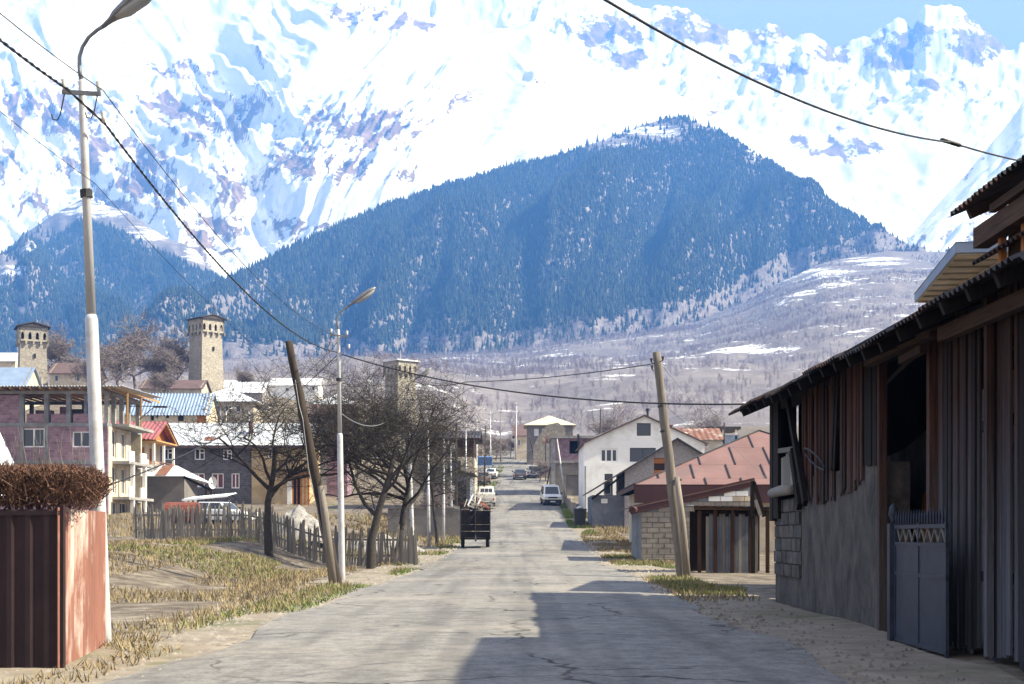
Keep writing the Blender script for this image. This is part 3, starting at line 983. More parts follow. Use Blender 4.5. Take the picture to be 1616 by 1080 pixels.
def wall(mb, o, U, L, H, ops=(), th=.25, back=True):
    """wall face with real openings: o = lower left corner seen from outside, U = direction to the right"""
    o = Vector(o); U = Vector(U).normalized(); N = U.cross(ZV)
    us = sorted({0.0, L, *[a for op in ops for a in op[:2]]})
    ws = sorted({0.0, H, *[a for op in ops for a in op[2:4]]})

    def pt(u, w, d=0):
        return o + U * u + ZV * w - N * d

    def hole(u, w):
        return any(a < u < b and c < w < d for a, b, c, d in [op[:4] for op in ops])
    for i in range(len(us) - 1):
        for j in range(len(ws) - 1):
            a, b, c, d = us[i], us[i + 1], ws[j], ws[j + 1]
            if hole((a + b) / 2, (c + d) / 2):
                continue
            mb.quad(pt(a, c), pt(b, c), pt(b, d), pt(a, d))
            if back:
                mb.quad(pt(b, c, th), pt(a, c, th), pt(a, d, th), pt(b, d, th))
    for op in ops:
        a, b, c, d = op[:4]
        mb.quad(pt(a, c), pt(a, d), pt(a, d, th), pt(a, c, th))
        mb.quad(pt(b, d), pt(b, c), pt(b, c, th), pt(b, d, th))
        mb.quad(pt(b, c), pt(a, c), pt(a, c, th), pt(b, c, th))
        mb.quad(pt(a, d), pt(b, d), pt(b, d, th), pt(a, d, th))
    mb.quad(pt(0, H), pt(L, H), pt(L, H, th), pt(0, H, th))
    mb.quad(pt(0, 0), pt(0, H), pt(0, H, th), pt(0, 0, th))
    mb.quad(pt(L, H), pt(L, 0), pt(L, 0, th), pt(L, H, th))


def window(parent, o, U, op, mull=1, trans=False, fm='white', gm='glass', fw=.07, depth=.1, name='window'):
    o = Vector(o); U = Vector(U).normalized(); N = U.cross(ZV)
    a, b, c, d = op[:4]
    m = MB(); base = o - N * depth

    def bar(u0, u1, w0, w1):
        m.obox(base + U * u0 + ZV * w0, U * (u1 - u0), ZV * (w1 - w0), -N * .06)
    bar(a, a + fw, c, d); bar(b - fw, b, c, d); bar(a + fw, b - fw, c, c + fw); bar(a + fw, b - fw, d - fw, d)
    cols = [a + fw]
    for i in range(mull):
        x = a + (b - a) * (i + 1) / (mull + 1)
        bar(x - fw / 2, x + fw / 2, c + fw, d - fw)
        cols += [x - fw / 2, x + fw / 2]
    cols.append(b - fw)
    if trans:
        z = c + (d - c) * .62
        for i in range(0, len(cols), 2):
            if not trans == 'right' or i > 0:
                bar(cols[i], cols[i + 1], z - fw / 2, z + fw / 2)
    w = m.build(name, M[fm], parent)
    for i in range(0, len(cols), 2):
        g = MB()
        g.obox(base + U * cols[i] + ZV * (c + fw) - N * .03, U * (cols[i + 1] - cols[i]), ZV * (d - c - 2 * fw), -N * .012)
        g.build('pane', M[gm], w)
    return w


def part(parent, name, mat, fn, smooth=False):
    m = MB(); fn(m)
    return m.build(name, M[mat], parent, smooth)


def sheet_corr(mb, o, U, V, pitch=.25, amp=.03, th=.012):
    """corrugated metal sheet: waves repeat along U, ribs run along V"""
    o, U, V = Vector(o), Vector(U), Vector(V)
    N = U.cross(V).normalized()
    n = max(2, int(U.length / pitch)) * 4
    b = len(mb.v)
    wv = (-1, 1, 1, -1)
    for i in range(n + 1):
        p = o + U * (i / n) + N * (amp * wv[i % 4])
        for q in (p, p + V, p + V - N * th, p - N * th):
            mb.v.append(q)
    for i in range(n):
        a = b + i * 4; c = a + 4
        mb.f += [(a, c, c + 1, a + 1), (a + 3, a + 2, c + 2, c + 3), (a, a + 3, c + 3, c), (a + 1, c + 1, c + 2, a + 2)]


def sheet_flat(mb, o, U, V, th=.06):
    o, U, V = Vector(o), Vector(U), Vector(V)
    N = U.cross(V).normalized()
    mb.obox(o - N * th, U, V, N * th)


def gable_x(parent, mat, x0, x1, y0, y1, ze, zr, oh=.4, corr=None, th=.08, name='roof'):
    """ridge along x"""
    ym = (y0 + y1) / 2; s = (zr - ze) / (ym - y0)
    m = MB()
    for sgn, ye in ((1, y0), (-1, y1)):
        e = Vector((x0 - oh, ye - sgn * oh, ze - s * oh))
        V = Vector((0, (ym - ye) + sgn * oh, zr - ze + s * oh))
        U = Vector((x1 - x0 + 2 * oh, 0, 0))
        if sgn < 0:
            e = e + U; U = -U
        (sheet_corr(m, e, U, V, *corr) if corr else sheet_flat(m, e, U, V, th))
    return m.build(name, M[mat], parent)


def gable_y(parent, mat, x0, x1, y0, y1, ze, zr, oh=.4, corr=None, th=.08, name='roof', ohe=None):
    """ridge along y"""
    xm = (x0 + x1) / 2; s = (zr - ze) / (xm - x0); ohe = oh if ohe is None else ohe
    m = MB()
    for sgn, xe in ((1, x0), (-1, x1)):
        e = Vector((xe - sgn * ohe, y0 - oh, ze - s * ohe))
        V = Vector(((xm - xe) + sgn * ohe, 0, zr - ze + s * ohe))
        U = Vector((0, y1 - y0 + 2 * oh, 0))
        if sgn > 0:
            e = e + U; U = -U
        (sheet_corr(m, e, U, V, *corr) if corr else sheet_flat(m, e, U, V, th))
    return m.build(name, M[mat], parent)


def hip(parent, mat, x0, x1, y0, y1, ze, zr, oh=.5, ridge=0.0, name='roof', th=.09):
    xm, ym = (x0 + x1) / 2, (y0 + y1) / 2
    a = [Vector((x0 - oh, y0 - oh, ze)), Vector((x1 + oh, y0 - oh, ze)), Vector((x1 + oh, y1 + oh, ze)), Vector((x0 - oh, y1 + oh, ze))]
    r0, r1 = Vector((xm - ridge / 2, ym, zr)), Vector((xm + ridge / 2, ym, zr))
    d = Vector((0, 0, -th))
    m = MB()
    v = a + [r0, r1] + [p + d for p in a]
    m.add(v, [(0, 1, 5, 4), (1, 2, 5), (2, 3, 4, 5), (3, 0, 4), (6, 7, 1, 0), (7, 8, 2, 1), (8, 9, 3, 2), (9, 6, 0, 3), (9, 8, 7, 6)])
    return m.build(name, M[mat], parent)


def shell(parent, mat, x0, x1, y0, y1, z0, z1, fops=(), rops=(), lops=(), gable=None, th=.25, name='wall'):
    """four walls (front y0, right x1, back y1, left x0).  gable=('x'|'y', zr)"""
    m = MB()
    H = z1 - z0
    wall(m, (x0, y0, z0), (1, 0, 0), x1 - x0, H, fops, th)
    wall(m, (x1, y0 + th, z0), (0, 1, 0), y1 - y0 - 2 * th, H, rops, th)
    wall(m, (x1, y1, z0), (-1, 0, 0), x1 - x0, H, (), th)
    wall(m, (x0, y1 - th, z0), (0, -1, 0), y1 - y0 - 2 * th, H, lops, th)
    if gable and gable[0] == 'y':
        xm = (x0 + x1) / 2
        for yy_, dy in ((y0, th), (y1, -th)):
            m.ngon_prism([Vector((x0, yy_, z1)), Vector((x1, yy_, z1)), Vector((xm, yy_, gable[1]))], (0, dy, 0))
    if gable and gable[0] == 'x':
        ym = (y0 + y1) / 2
        for xx, dx in ((x0, th), (x1, -th)):
            m.ngon_prism([Vector((xx, y0, z1)), Vector((xx, y1, z1)), Vector((xx, ym, gable[1]))], (dx, 0, 0))
    return m.build(name, M[mat], parent)


def base_at(px, Y, dz=0.0):
    p = G(px, Y)
    return Vector((p.x, p.y, p.z + dz))


def lx_(px, px0, Y):
    return (px - px0) / F * Y


def lz_(py, Y, z0):
    return EYE + (HY - py) / F * Y - z0

M['plaster_dark'] = basic('old_dark_plaster', (.12, .105, .094), (.05, .044, .04), 2.2, .95, bump=1.0, dirt=(.03, .026, .024), dirt_scale=1.3, stretch=(1, 1, .6))
M['block_dark'] = basic('weathered_concrete_block', (.12, .108, .098), (.065, .058, .053), 3, .95, bump=.6, dirt=(.05, .045, .04), vary=.5)
M['sheet_dull'] = basic('dull_bent_sheet', (.3, .32, .35), (.18, .19, .21), 1.5, .5, .3, .2, dirt=(.2, .12, .08))
M['drygrass'] = basic('dead_grass', (.3, .24, .14), (.16, .12, .065), 1.5, .95, 0, 0)
M['stones'] = basic('loose_stones', (.3, .275, .25), (.15, .135, .125), 3, .95, 0, .3)
# ------------------------------------------------------------ left side: unfinished pink block building
Y0 = 112.0
b = base_at(170, Y0); b.z = 2.0
apt = thing('apartment_building', 'unfinished apartment block of pink tuff with open top storey, left of the street', 'building', b, -SX)


def ax_(px): return lx_(px, 170, Y0)
def az_(py): return lz_(py, Y0, 2.0)


W0 = -15.0
fl = [0, 2.6, 5.45, 8.4, 10.95]
ops = [(ax_(35) - W0, ax_(70) - W0, az_(706), az_(676)), (ax_(114) - W0, ax_(142) - W0, az_(706), az_(681)),
       (ax_(35) - W0, ax_(70) - W0, 3.5, 5.0), (ax_(114) - W0, ax_(142) - W0, 3.5, 5.0),
       (ax_(-60) - W0, ax_(-30) - W0, az_(706), az_(681))]
rops = [(.8, 2.0, 5.75, 7.9), (3.4, 4.7, 5.75, 7.9), (.8, 2.0, 2.9, 5.0), (3.4, 4.7, 2.9, 5.0), (.6, 2.2, .1, 2.2), (3.0, 5.0, .1, 2.2)]
m = MB()
wall(m, (W0, 0, -1.5), (1, 0, 0), -W0, 8.15 + 1.5, [(a, b_, c + 1.5, d + 1.5) for a, b_, c, d in ops], .3)
m.build('wall', M['brick_pink'], apt)
m = MB()
wall(m, (0, .3, -1.5), (0, 1, 0), 6.2, 8.15 + 1.5, [(a, b_, c + 1.5, d + 1.5) for a, b_, c, d in rops], .3)
wall(m, (0, 9.8, -1.5), (-1, 0, 0), -W0, 9.65, (), .3)
m.build('wall', M['cream'], apt)
for op in ops:
    window(apt, (W0, 0, 0), (1, 0, 0), op, 1, False, 'white', 'glass', .1, .08)
for op in rops:
    window(apt, (0, .3, 0), (0, 1, 0), op, 1, False, 'white', 'glass', .08, .12)
# floors, ring beams and frame columns
for z in fl[1:4]:
    part(apt, 'floor_slab', 'concrete_d', lambda m: m.box(W0, -.02, -.025, 9.9, z - .28, z + .02))
for px in (30, 69, 104, 139):
    part(apt, 'column', 'concrete_d', lambda m: m.box(ax_(px), ax_(px) + .35, -.03, .32, fl[3] + .02, 10.7))
for px in (31, 70):
    part(apt, 'column', 'concrete_d', lambda m: m.box(ax_(px), ax_(px) + .3, -.035, .2, fl[2] + .02, fl[3] - .28))
for yy_ in (.35, 2.2, 4.4, 6.3, 9.2):
    part(apt, 'column', 'concrete', lambda m: m.box(-.38, -.06, yy_, yy_ + .32, fl[3] + .02, 10.7))
for xx in (W0 + .1, -9.5, -5.0):
    part(apt, 'column', 'concrete', lambda m: m.box(xx, xx + .3, 9.3, 9.6, fl[3] + .02, 10.7))
# brick parapets and pink infill on the top floor
part(apt, 'infill_wall', 'brick_pink', lambda m: m.box(W0 + .02, ax_(30) - .01, 0, .25, fl[3] + .03, 10.6))
for a, b_ in ((36, 69), (75, 104), (110, 139)):
    part(apt, 'parapet', 'brick_pink', lambda m: m.box(ax_(a) + .25, ax_(b_) - .02, .02, .24, fl[3] + .03, az_(653)))
part(apt, 'block_pillar', 'blue_wall', lambda m: m.box(ax_(132), ax_(138), .03, .28, fl[3] + .03, 10.62))
part(apt, 'inner_wall', 'brick_grey', lambda m: m.box(W0 + .4, -8.8, 4.2, 4.45, fl[3] + .03, 10.6))
part(apt, 'inner_wall', 'brick_grey', lambda m: m.box(-4.6, -3.1, 4.6, 4.85, fl[3] + .03, 9.9))
part(apt, 'block_stack', 'brick_pink', lambda m: (m.box(-6.5, -5.2, 2.2, 2.9, fl[3] + .03, 9.6), m.box(-4.6, -4.0, 2.4, 2.9, fl[3] + .03, 9.9)))
part(apt, 'ring_beam', 'concrete', lambda m: (m.box(W0, -.04, -.02, .3, 10.7, 10.95), m.box(-.36, -.02, .3, 9.5, 10.7, 10.95), m.box(W0, -.4, 9.3, 9.55, 10.7, 10.95)))
rf = part(apt, 'roof', 'roof_silver', lambda m: sheet_corr(m, (W0 - .5, -1.2, 11.2), (17.1, 0, 0), (0, 12.5, .25), .25, .025))
for i in range(22):
    x = W0 - .2 + i * .78
    part(rf, 'rafter', 'wood_new', lambda m: m.box(x, x + .1, -1.1, 11.0, 10.96, 11.12))
# balconies on the street side: slab, solid front, posts
for z in (fl[1], fl[2], fl[3]):
    part(apt, 'balcony_slab', 'concrete', lambda m: m.box(.0, 1.35, 1.2, 8.6, z - .2, z + .02))
part(apt, 'post', 'wood_new', lambda m: m.box(1.1, 1.22, 1.3, 1.42, fl[3] + .02, 11.0))
part(apt, 'post', 'wood_new', lambda m: m.box(1.1, 1.22, 5.3, 5.42, fl[3] + .02, 11.05))
for z in (fl[1], fl[2]):
    for yy_ in (1.25, 4.8):
        part(apt, 'balcony_front', 'white_wall', lambda m: m.box(1.2, 1.34, yy_, yy_ + 1.6, z + .02, z + .85))
        part(apt, 'pillar', 'white_wall', lambda m: m.box(1.0, 1.3, yy_ + 1.5, yy_ + 1.8, z - 2.6, z - .2))
part(apt, 'street_lamp_bracket', 'metal_dark', lambda m: (m.beam((1.0, 5.0, 9.0), (2.3, 5.4, 10.2), .07, .07), m.beam((.2, 5.3, 10.2), (3.2, 5.5, 10.2), .07, .07), m.box(2.2, 3.3, 5.3, 5.6, 10.08, 10.2)))

# ochre guest house with red gable roof, further along
Yg = 122.5
b = Vector((P(206, HY, Yg).x, Yg, 2.3))
gh = thing('guest_house', 'ochre guest house with balconies and a bright red ribbed gable roof', 'house', b, -SX)
gr = [(1.0, 2.0, 4.9, 7.0), (3.6, 4.6, 4.9, 7.0), (1.0, 2.0, 2.0, 4.1), (3.6, 4.6, 2.0, 4.1), (1.0, 2.0, -.8, 1.4), (3.6, 4.6, -.8, 1.4)]
m = MB()
wall(m, (0, 0, -1.6), (1, 0, 0), .01 + 0.6, 9.2, (), .25)
wall(m, (.6, .25, -1.6), (0, 1, 0), 7.0, 9.2, [(a, b_, c + 1.6, d + 1.6) for a, b_, c, d in gr], .25)
wall(m, (.6, 7.5, -1.6), (-1, 0, 0), 8, 9.2, (), .25)
m.build('wall', M['cream'], gh)
for op in gr:
    window(gh, (.6, .25, 0), (0, 1, 0), op, 1, False, 'wood_orange', 'glass_c', .1, .08, 'door')
for z in (4.6, 1.7):
    part(gh, 'balcony_slab', 'beige_wall', lambda m: m.box(.6, 2.1, .1, 7.4, z - .22, z))
    for yy_ in (.3, 3.6, 7.0):
        part(gh, 'pillar', 'white_wall', lambda m: m.box(1.8, 2.0, yy_, yy_ + .2, z, z + 2.6))
    rl = part(gh, 'railing', 'rust' if z > 3 else 'white', lambda m: [m.beam((2.02, .2, z + h), (2.02, 7.3, z + h), .04, .05) for h in (.35, .6, .85, 1.05)])
    part(rl, 'baluster', 'rust' if z > 3 else 'white', lambda m: [m.box(2.0, 2.03, .3 + i * .35, .34 + i * .35, z, z + 1.05) for i in range(21)])
rf = gable_x(gh, 'roof_red', -5.0, 1.7, .2, 7.4, 7.75, 9.35, .55, (.36, .035))
part(gh, 'gable_boards', 'wood_orange', lambda m: m.ngon_prism([Vector((1.2, .4, 7.55)), Vector((1.2, 7.2, 7.55)), Vector((1.2, 3.8, 9.15))], (.12, 0, 0)))
part(gh, 'balcony_ceiling', 'wood_new', lambda m: m.box(.62, 2.2, .2, 7.4, 7.38, 7.5))
for i in range(2):
    part(rf, 'verge_rafter', 'wood_new', lambda m: m.beam((2.1, (.1, 7.5)[i], 7.55), (2.1, 3.8, 9.22), .1, .16))

# ------------------------------------------------------------ silver-roofed house
Y0 = 150.0
b = base_at(240, Y0); z0 = 4.1; b.z = z0
sh = thing('block_house', 'long dark block house with pale silver metal roof behind the fruit tree', 'house', b, 0)
def ax_(px): return lx_(px, 240, Y0)
def az_(py): return lz_(py, Y0, z0)
W = ax_(398)
ops = [(ax_(257), ax_(273), az_(726), az_(708)), (ax_(307), ax_(323), az_(726), az_(708)), (ax_(352), ax_(366), az_(726), az_(710)),
       (ax_(303), ax_(323), az_(769), az_(747)), (ax_(334), ax_(353), az_(771), az_(747)), (ax_(365), ax_(378), az_(771), az_(747))]
m = MB()
wall(m, (0, 0, -2.5), (1, 0, 0), W, az_(703) + 2.5, [(a, b_, c + 2.5, d + 2.5) for a, b_, c, d in ops], .3)
wall(m, (0, 8.7, -2.5), (0, -1, 0), 8.4, az_(703) + 2.5, (), .3)
m.build('wall', M['brick_grey'], sh)
for i, op in enumerate(ops):
    window(sh, (0, 0, 0), (1, 0, 0), op, 1, 'right' if i < 3 else False, 'white', 'glass' if i < 3 else 'glass_c', .12, .1)
X1 = ax_(487)
m = MB()
wops = [(ax_(462) - W, ax_(476) - W, az_(798), az_(752)), (ax_(424) - W, ax_(430) - W, az_(724), az_(708))]
wall(m, (W + .002, -.35, -2.5), (1, 0, 0), X1 - W, az_(703) + 2.5, [(a, b_, c + 2.5, d + 2.5) for a, b_, c, d in wops], .3)
wall(m, (X1, -.05, -2.5), (0, 1, 0), 8.7, az_(703) + 2.5, (), .3)
wall(m, (X1, 9.0, -2.5), (-1, 0, 0), X1, az_(703) + 2.5, (), .3)
m.build('wall', M['yellow'], sh)
window(sh, (W + .002, -.35, 0), (1, 0, 0), wops[0], 1, False, 'wood_orange', 'dark', .12, .06, 'door')
window(sh, (W + .002, -.35, 0), (1, 0, 0), wops[1], 0, False, 'white', 'glass', .1, .1)
bal = part(sh, 'balcony', 'timber', lambda m: (m.box(ax_(436), X1 + .4, -1.8, -.36, az_(742) - .12, az_(742)), m.box(ax_(436), X1 + .4, -1.8, -1.72, az_(742) + .85, az_(742) + .95)))
for i in range(14):
    x = ax_(437) + i * .26
    part(bal, 'baluster', 'timber', lambda m: m.box(x, x + .06, -1.79, -1.74, az_(742), az_(742) + .85))
for i in range(3):
    x = ax_(478) + i * .38
    part(sh, 'porch_post', 'wood_orange', lambda m: m.box(x, x + .16, -1.7, -1.54, -2.4, az_(742) - .12))
part(sh, 'pilaster', 'white_wall', lambda m: m.box(ax_(454), ax_(461), -.42, -.35, -2.4, az_(748)))
ez, rz_ = az_(700), az_(668) + .35
rf = gable_x(sh, 'roof_silver', 0, X1, -.4, 9.0, ez, rz_, .45, (.7, .012))
part(rf, 'fascia', 'roof_brown', lambda m: m.box(-.45, X1 + .45, -.8, -.74, ez - .55, ez - .3))
rs_ = (rz_ - ez) / 4.7
part(rf, 'rust_patch', 'roof_rust', lambda m: sheet_flat(m, (ax_(322), .1, ez + rs_ * .5 + .05), (1.1, 0, 0), (0, .9, .9 * rs_), .03))
part(rf, 'chimney', 'roof_pink', lambda m: m.box(ax_(388), ax_(394), 1.6, 2.2, ez + .2, ez + 2.4))

# ------------------------------------------------------------ patchy grey shed in front of it
Y0 = 122.0
b = base_at(222, Y0); z0 = b.z - .2; b.z = z0
gs = thing('plastered_shed', 'grey shed with patchy plaster and pale rust streaked roof beside the apartment block', 'shed', b, 0)
def ax_(px): return lx_(px, 222, Y0)
def az_(py): return lz_(py, Y0, z0)
shell(gs, 'mottled', 0, ax_(291), 0, 5, -1.5, az_(752))
m = MB()
e = az_(752)
m.add([Vector((-.4, -.5, e)), Vector((ax_(293), -.5, e)), Vector((ax_(268), 2.6, e + 1.05)), Vector((-.4, 2.6, e + 1.15)), Vector((ax_(318), 5.2, e - .5)), Vector((-.4, 5.4, e))],
      [(0, 1, 2, 3), (1, 4, 2), (3, 2, 4, 5), (5, 4, 1, 0)])
rf = m.build('roof', M['roof_silver'], gs)
sl = Vector((0, 3.1, 1.08)) / 3.1
part(rf, 'rust_patch', 'roof_rust', lambda m: m.obox(Vector((ax_(246), -.45, e + .035)), (.95, 0, 0), sl * 2.9, (0, 0, .02)))
part(gs, 'lean_to_rafter', 'barn_d', lambda m: m.beam((ax_(291), -.3, e - .05), (ax_(337), -.6, az_(775)), .14, .2))
for px in (326, 334):
    part(gs, 'post', 'timber', lambda m: m.box(ax_(px), ax_(px) + .16, -.7, -.5, -1.2, az_(772)))
d = thing('satellite_dish', 'white satellite dish on the lean-to post by the grey shed', 'satellite dish', P(336, 762, Y0 - 1.2) - Vector((0, 0, .3)))
dm = MB(); ring = 14
for r_, dy in ((0.001, .12), (.2, .1), (.36, .04), (.46, -.03)):
    for k in range(ring):
        a = 6.2832 * k / ring
        dm.v.append(Vector((.75 * r_ * math.cos(a), dy + .1 * math.cos(a), .3 + r_ * math.sin(a) * 1.15)))
for i in range(3):
    for k in range(ring):
        dm.f.append((i * ring + k, i * ring + (k + 1) % ring, (i + 1) * ring + (k + 1) % ring, (i + 1) * ring + k))
dm.build('reflector', M['dish'], d, True)
part(d, 'feed_arm', 'metal', lambda m: (m.tube([(0, .1, -.1), (0, -.4, .2)], .02, 5), m.box(-.05, .05, -.5, -.38, .15, .28)))
part(d, 'bracket', 'metal', lambda m: m.tube([(0, .15, .3), (0, .75, .25)], .03, 5))

# canopy with white sheet roof, tank and car beneath
Y0 = 92.0
b = base_at(290, Y0); z0 = b.z
cn = thing('carport', 'white corrugated carport roof on thin posts behind the picket fence', 'carport', b, 0)
def ax_(px): return lx_(px, 290, Y0)
def az_(py): return lz_(py, Y0, z0)
part(cn, 'roof', 'roof_white', lambda m: sheet_corr(m, (0, -.5, az_(789)), (ax_(362), 0, .28), (0, 3.2, .25), .2, .03))
part(cn, 'fascia', 'white', lambda m: m.beam((0, -.52, az_(790)), (ax_(362), -.52, az_(790) + .28), .03, .12))
for px, yy_ in ((303, 0), (330, 0), (360, 0), (303, 2.4), (360, 2.4)):
    part(cn, 'post', 'metal', lambda m: m.box(ax_(px), ax_(px) + .1, yy_, yy_ + .1, -.2, az_(789)))
part(cn, 'brace', 'metal', lambda m: (m.beam((ax_(303), .05, .9), (ax_(296), .05, az_(789)), .06, .06), m.beam((ax_(306), .05, .6), (ax_(312), .05, az_(788)), .06, .06)))
tk = tag(part(None, 'oil_tank', 'rust_tank', lambda m: (m.tube([Vector((-1.0, 0, .85)), Vector((-.95, 0, .85)), Vector((1.0, 0, .85)), Vector((1.05, 0, .85))], [.3, .62, .62, .3], 16), m.box(-.8, -.6, -.4, .4, 0, .4), m.box(.6, .8, -.4, .4, 0, .4))),
         'rust brown cylindrical tank lying behind the picket fence', 'tank')
tk.location = base_at(287, 84, .1)

# ------------------------------------------------------------ houses on the rise
def house(name, label, px0, px1, Y0, py_e, py_r, wallm, roofm, depth=7.0, kind='gx', wins=(), fm='white', gm='glass', oh=.4, corr=None, rz=0.0, cat='house', z0=None, group=None, door=None):
    b = base_at(px0, Y0); b.z = b.z - .3 if z0 is None else z0
    r = thing(name, label, cat, b, rz, group)
    zz = b.z
    W = lx_(px1, px0, Y0); ze = lz_(py_e, Y0, zz)
    Yr = Y0 + (depth / 2 if kind != 'gy' else 0)
    zr = EYE + (HY - py_r) / F * Yr - zz
    ops = [(lx_(a, px0, Y0), lx_(b_, px0, Y0), lz_(d, Y0, zz), lz_(c, Y0, zz)) for a, b_, c, d in wins]
    dops = [(lx_(a, px0, Y0), lx_(b_, px0, Y0), lz_(d, Y0, zz), lz_(c, Y0, zz)) for a, b_, c, d in (door or ())]
    zb = -2.0
    shell(r, wallm, 0, W, 0, depth, zb, ze, [(a, b_, c - zb, d - zb) for a, b_, c, d in ops + dops], gable={'gx': ('x', zr), 'gy': ('y', zr)}.get(kind))
    for op in ops:
        window(r, (0, 0, 0), (1, 0, 0), op, 1 if op[1] - op[0] > .8 else 0, False, fm, gm, .09, .1)
    for op in dops:
        window(r, (0, 0, 0), (1, 0, 0), op, 0, False, 'wood_orange', 'wood_orange', .1, .06, 'door')
    if kind == 'gx':
        gable_x(r, roofm, 0, W, 0, depth, ze, zr, oh, corr)
    elif kind == 'gy':
        gable_y(r, roofm, 0, W, 0, depth, ze, zr, oh, corr)
    else:
        hip(r, roofm, 0, W, 0, depth, ze, zr, oh, max(0.0, W - depth) if kind == 'hipr' else 0.0)
    return r


house('long_barn', 'cream farm building under a blue grey ribbed roof below the middle tower', 197, 326, 190, 652, 621, 'cream', 'roof_blue', 7.5, 'gx',
      [(238, 243, 656, 664), (246, 250, 655, 659), (262, 267, 655, 660), (281, 290, 655, 665)], 'timber', 'dark', .4, (.42, .05), door=[(311, 325, 654, 668)], cat='barn')
h = house('porch_house', 'house with white hipped metal roof and open porch beneath the middle tower', 306, 400, 222, 634, 612, 'beige_wall', 'roof_white', 9, 'hipr',
          [(338, 348, 640, 650), (355, 366, 640, 652), (372, 380, 640, 650)], 'white', 'glass', .9)
part(h, 'porch_post', 'white', lambda m: [m.box(x, x + .2, -.8, -.6, -1, 2.1) for x in (.5, 4.2, 8.6)])
house('small_house', 'small white roofed house with gable left of the leaning pole', 358, 414, 250, 618, 603, 'grey_wall', 'roof_white', 7, 'gx', [(380, 385, 622, 628)])
house('ridge_house', 'pale gabled house with white roof on the rise left of the leaning wooden pole', 428, 502, 268, 607, 597, 'white_wall', 'roof_white', 7, 'gx', [(492, 497, 610, 617), (450, 456, 612, 618)])
house('hip_house', 'white hip roofed house between the leaning pole and the second lamp post', 490, 566, 205, 640, 622, 'cream', 'roof_white', 8, 'hip', [(510, 516, 645, 652)])
house('red_roofed_house', 'low stone house with dull red roof below the white hip roof', 484, 552, 178, 652, 638, 'rubble', 'roof_brown', 6, 'gx', [(500, 508, 660, 668)])
house('brick_outbuilding', 'small pink brick outbuilding half hidden behind second lamp post', 516, 548, 160, 657, 652, 'brick_pink', 'roof_dark', 4, 'gx')
house('blue_roofed_house', 'gabled house with bright blue roof left of the leftmost tower', -45, 38, 236, 608, 580, 'beige_wall', 'roof_blue', 9, 'gx', [(8, 14, 612, 620)])
house('far_left_house', 'pale roofed house at the left edge behind the leftmost tower', -60, 24, 330, 569, 557, 'cream', 'roof_white', 9, 'gx')
house('hillside_house', 'cream house with faded brown roof right of the leftmost tower', 78, 146, 262, 588, 573, 'cream', 'roof_brown', 8, 'gx', [(86, 92, 592, 602), (120, 126, 594, 602)])
house('cottage', 'low cottage with brown roof among bare trees left of the middle tower', 222, 318, 262, 612, 600, 'beige_wall', 'roof_brown', 7, 'gx', [(262, 267, 614, 620)])
house('stone_cottage', 'small white gabled cottage just right of the middle tower foot', 348, 374, 300, 612, 600, 'beige_wall', 'roof_white', 6, 'gx')

# terrace wall below porch house
tw = tag(part(None, 'retaining_wall', 'rubble', lambda m: m.box(0, 9, 0, .6, -1, 1.4)), 'rough stone retaining wall below the white roofed porch house', 'wall')
tw.location = base_at(330, 200, 0)
# utility pole with a white lantern by the porch house
up = thing('garden_post', 'thin pale garden lamp post in front of the porch house', 'lamp post', base_at(357, 196))
part(up, 'post', 'white', lambda m: m.tube([(0, 0, 0), (0, 0, 5.8)], .08, 6))
part(up, 'arm', 'white', lambda m: m.tube([(0, 0, 5.8), (.5, 0, 6.3), (1.3, 0, 6.4)], .06, 6))

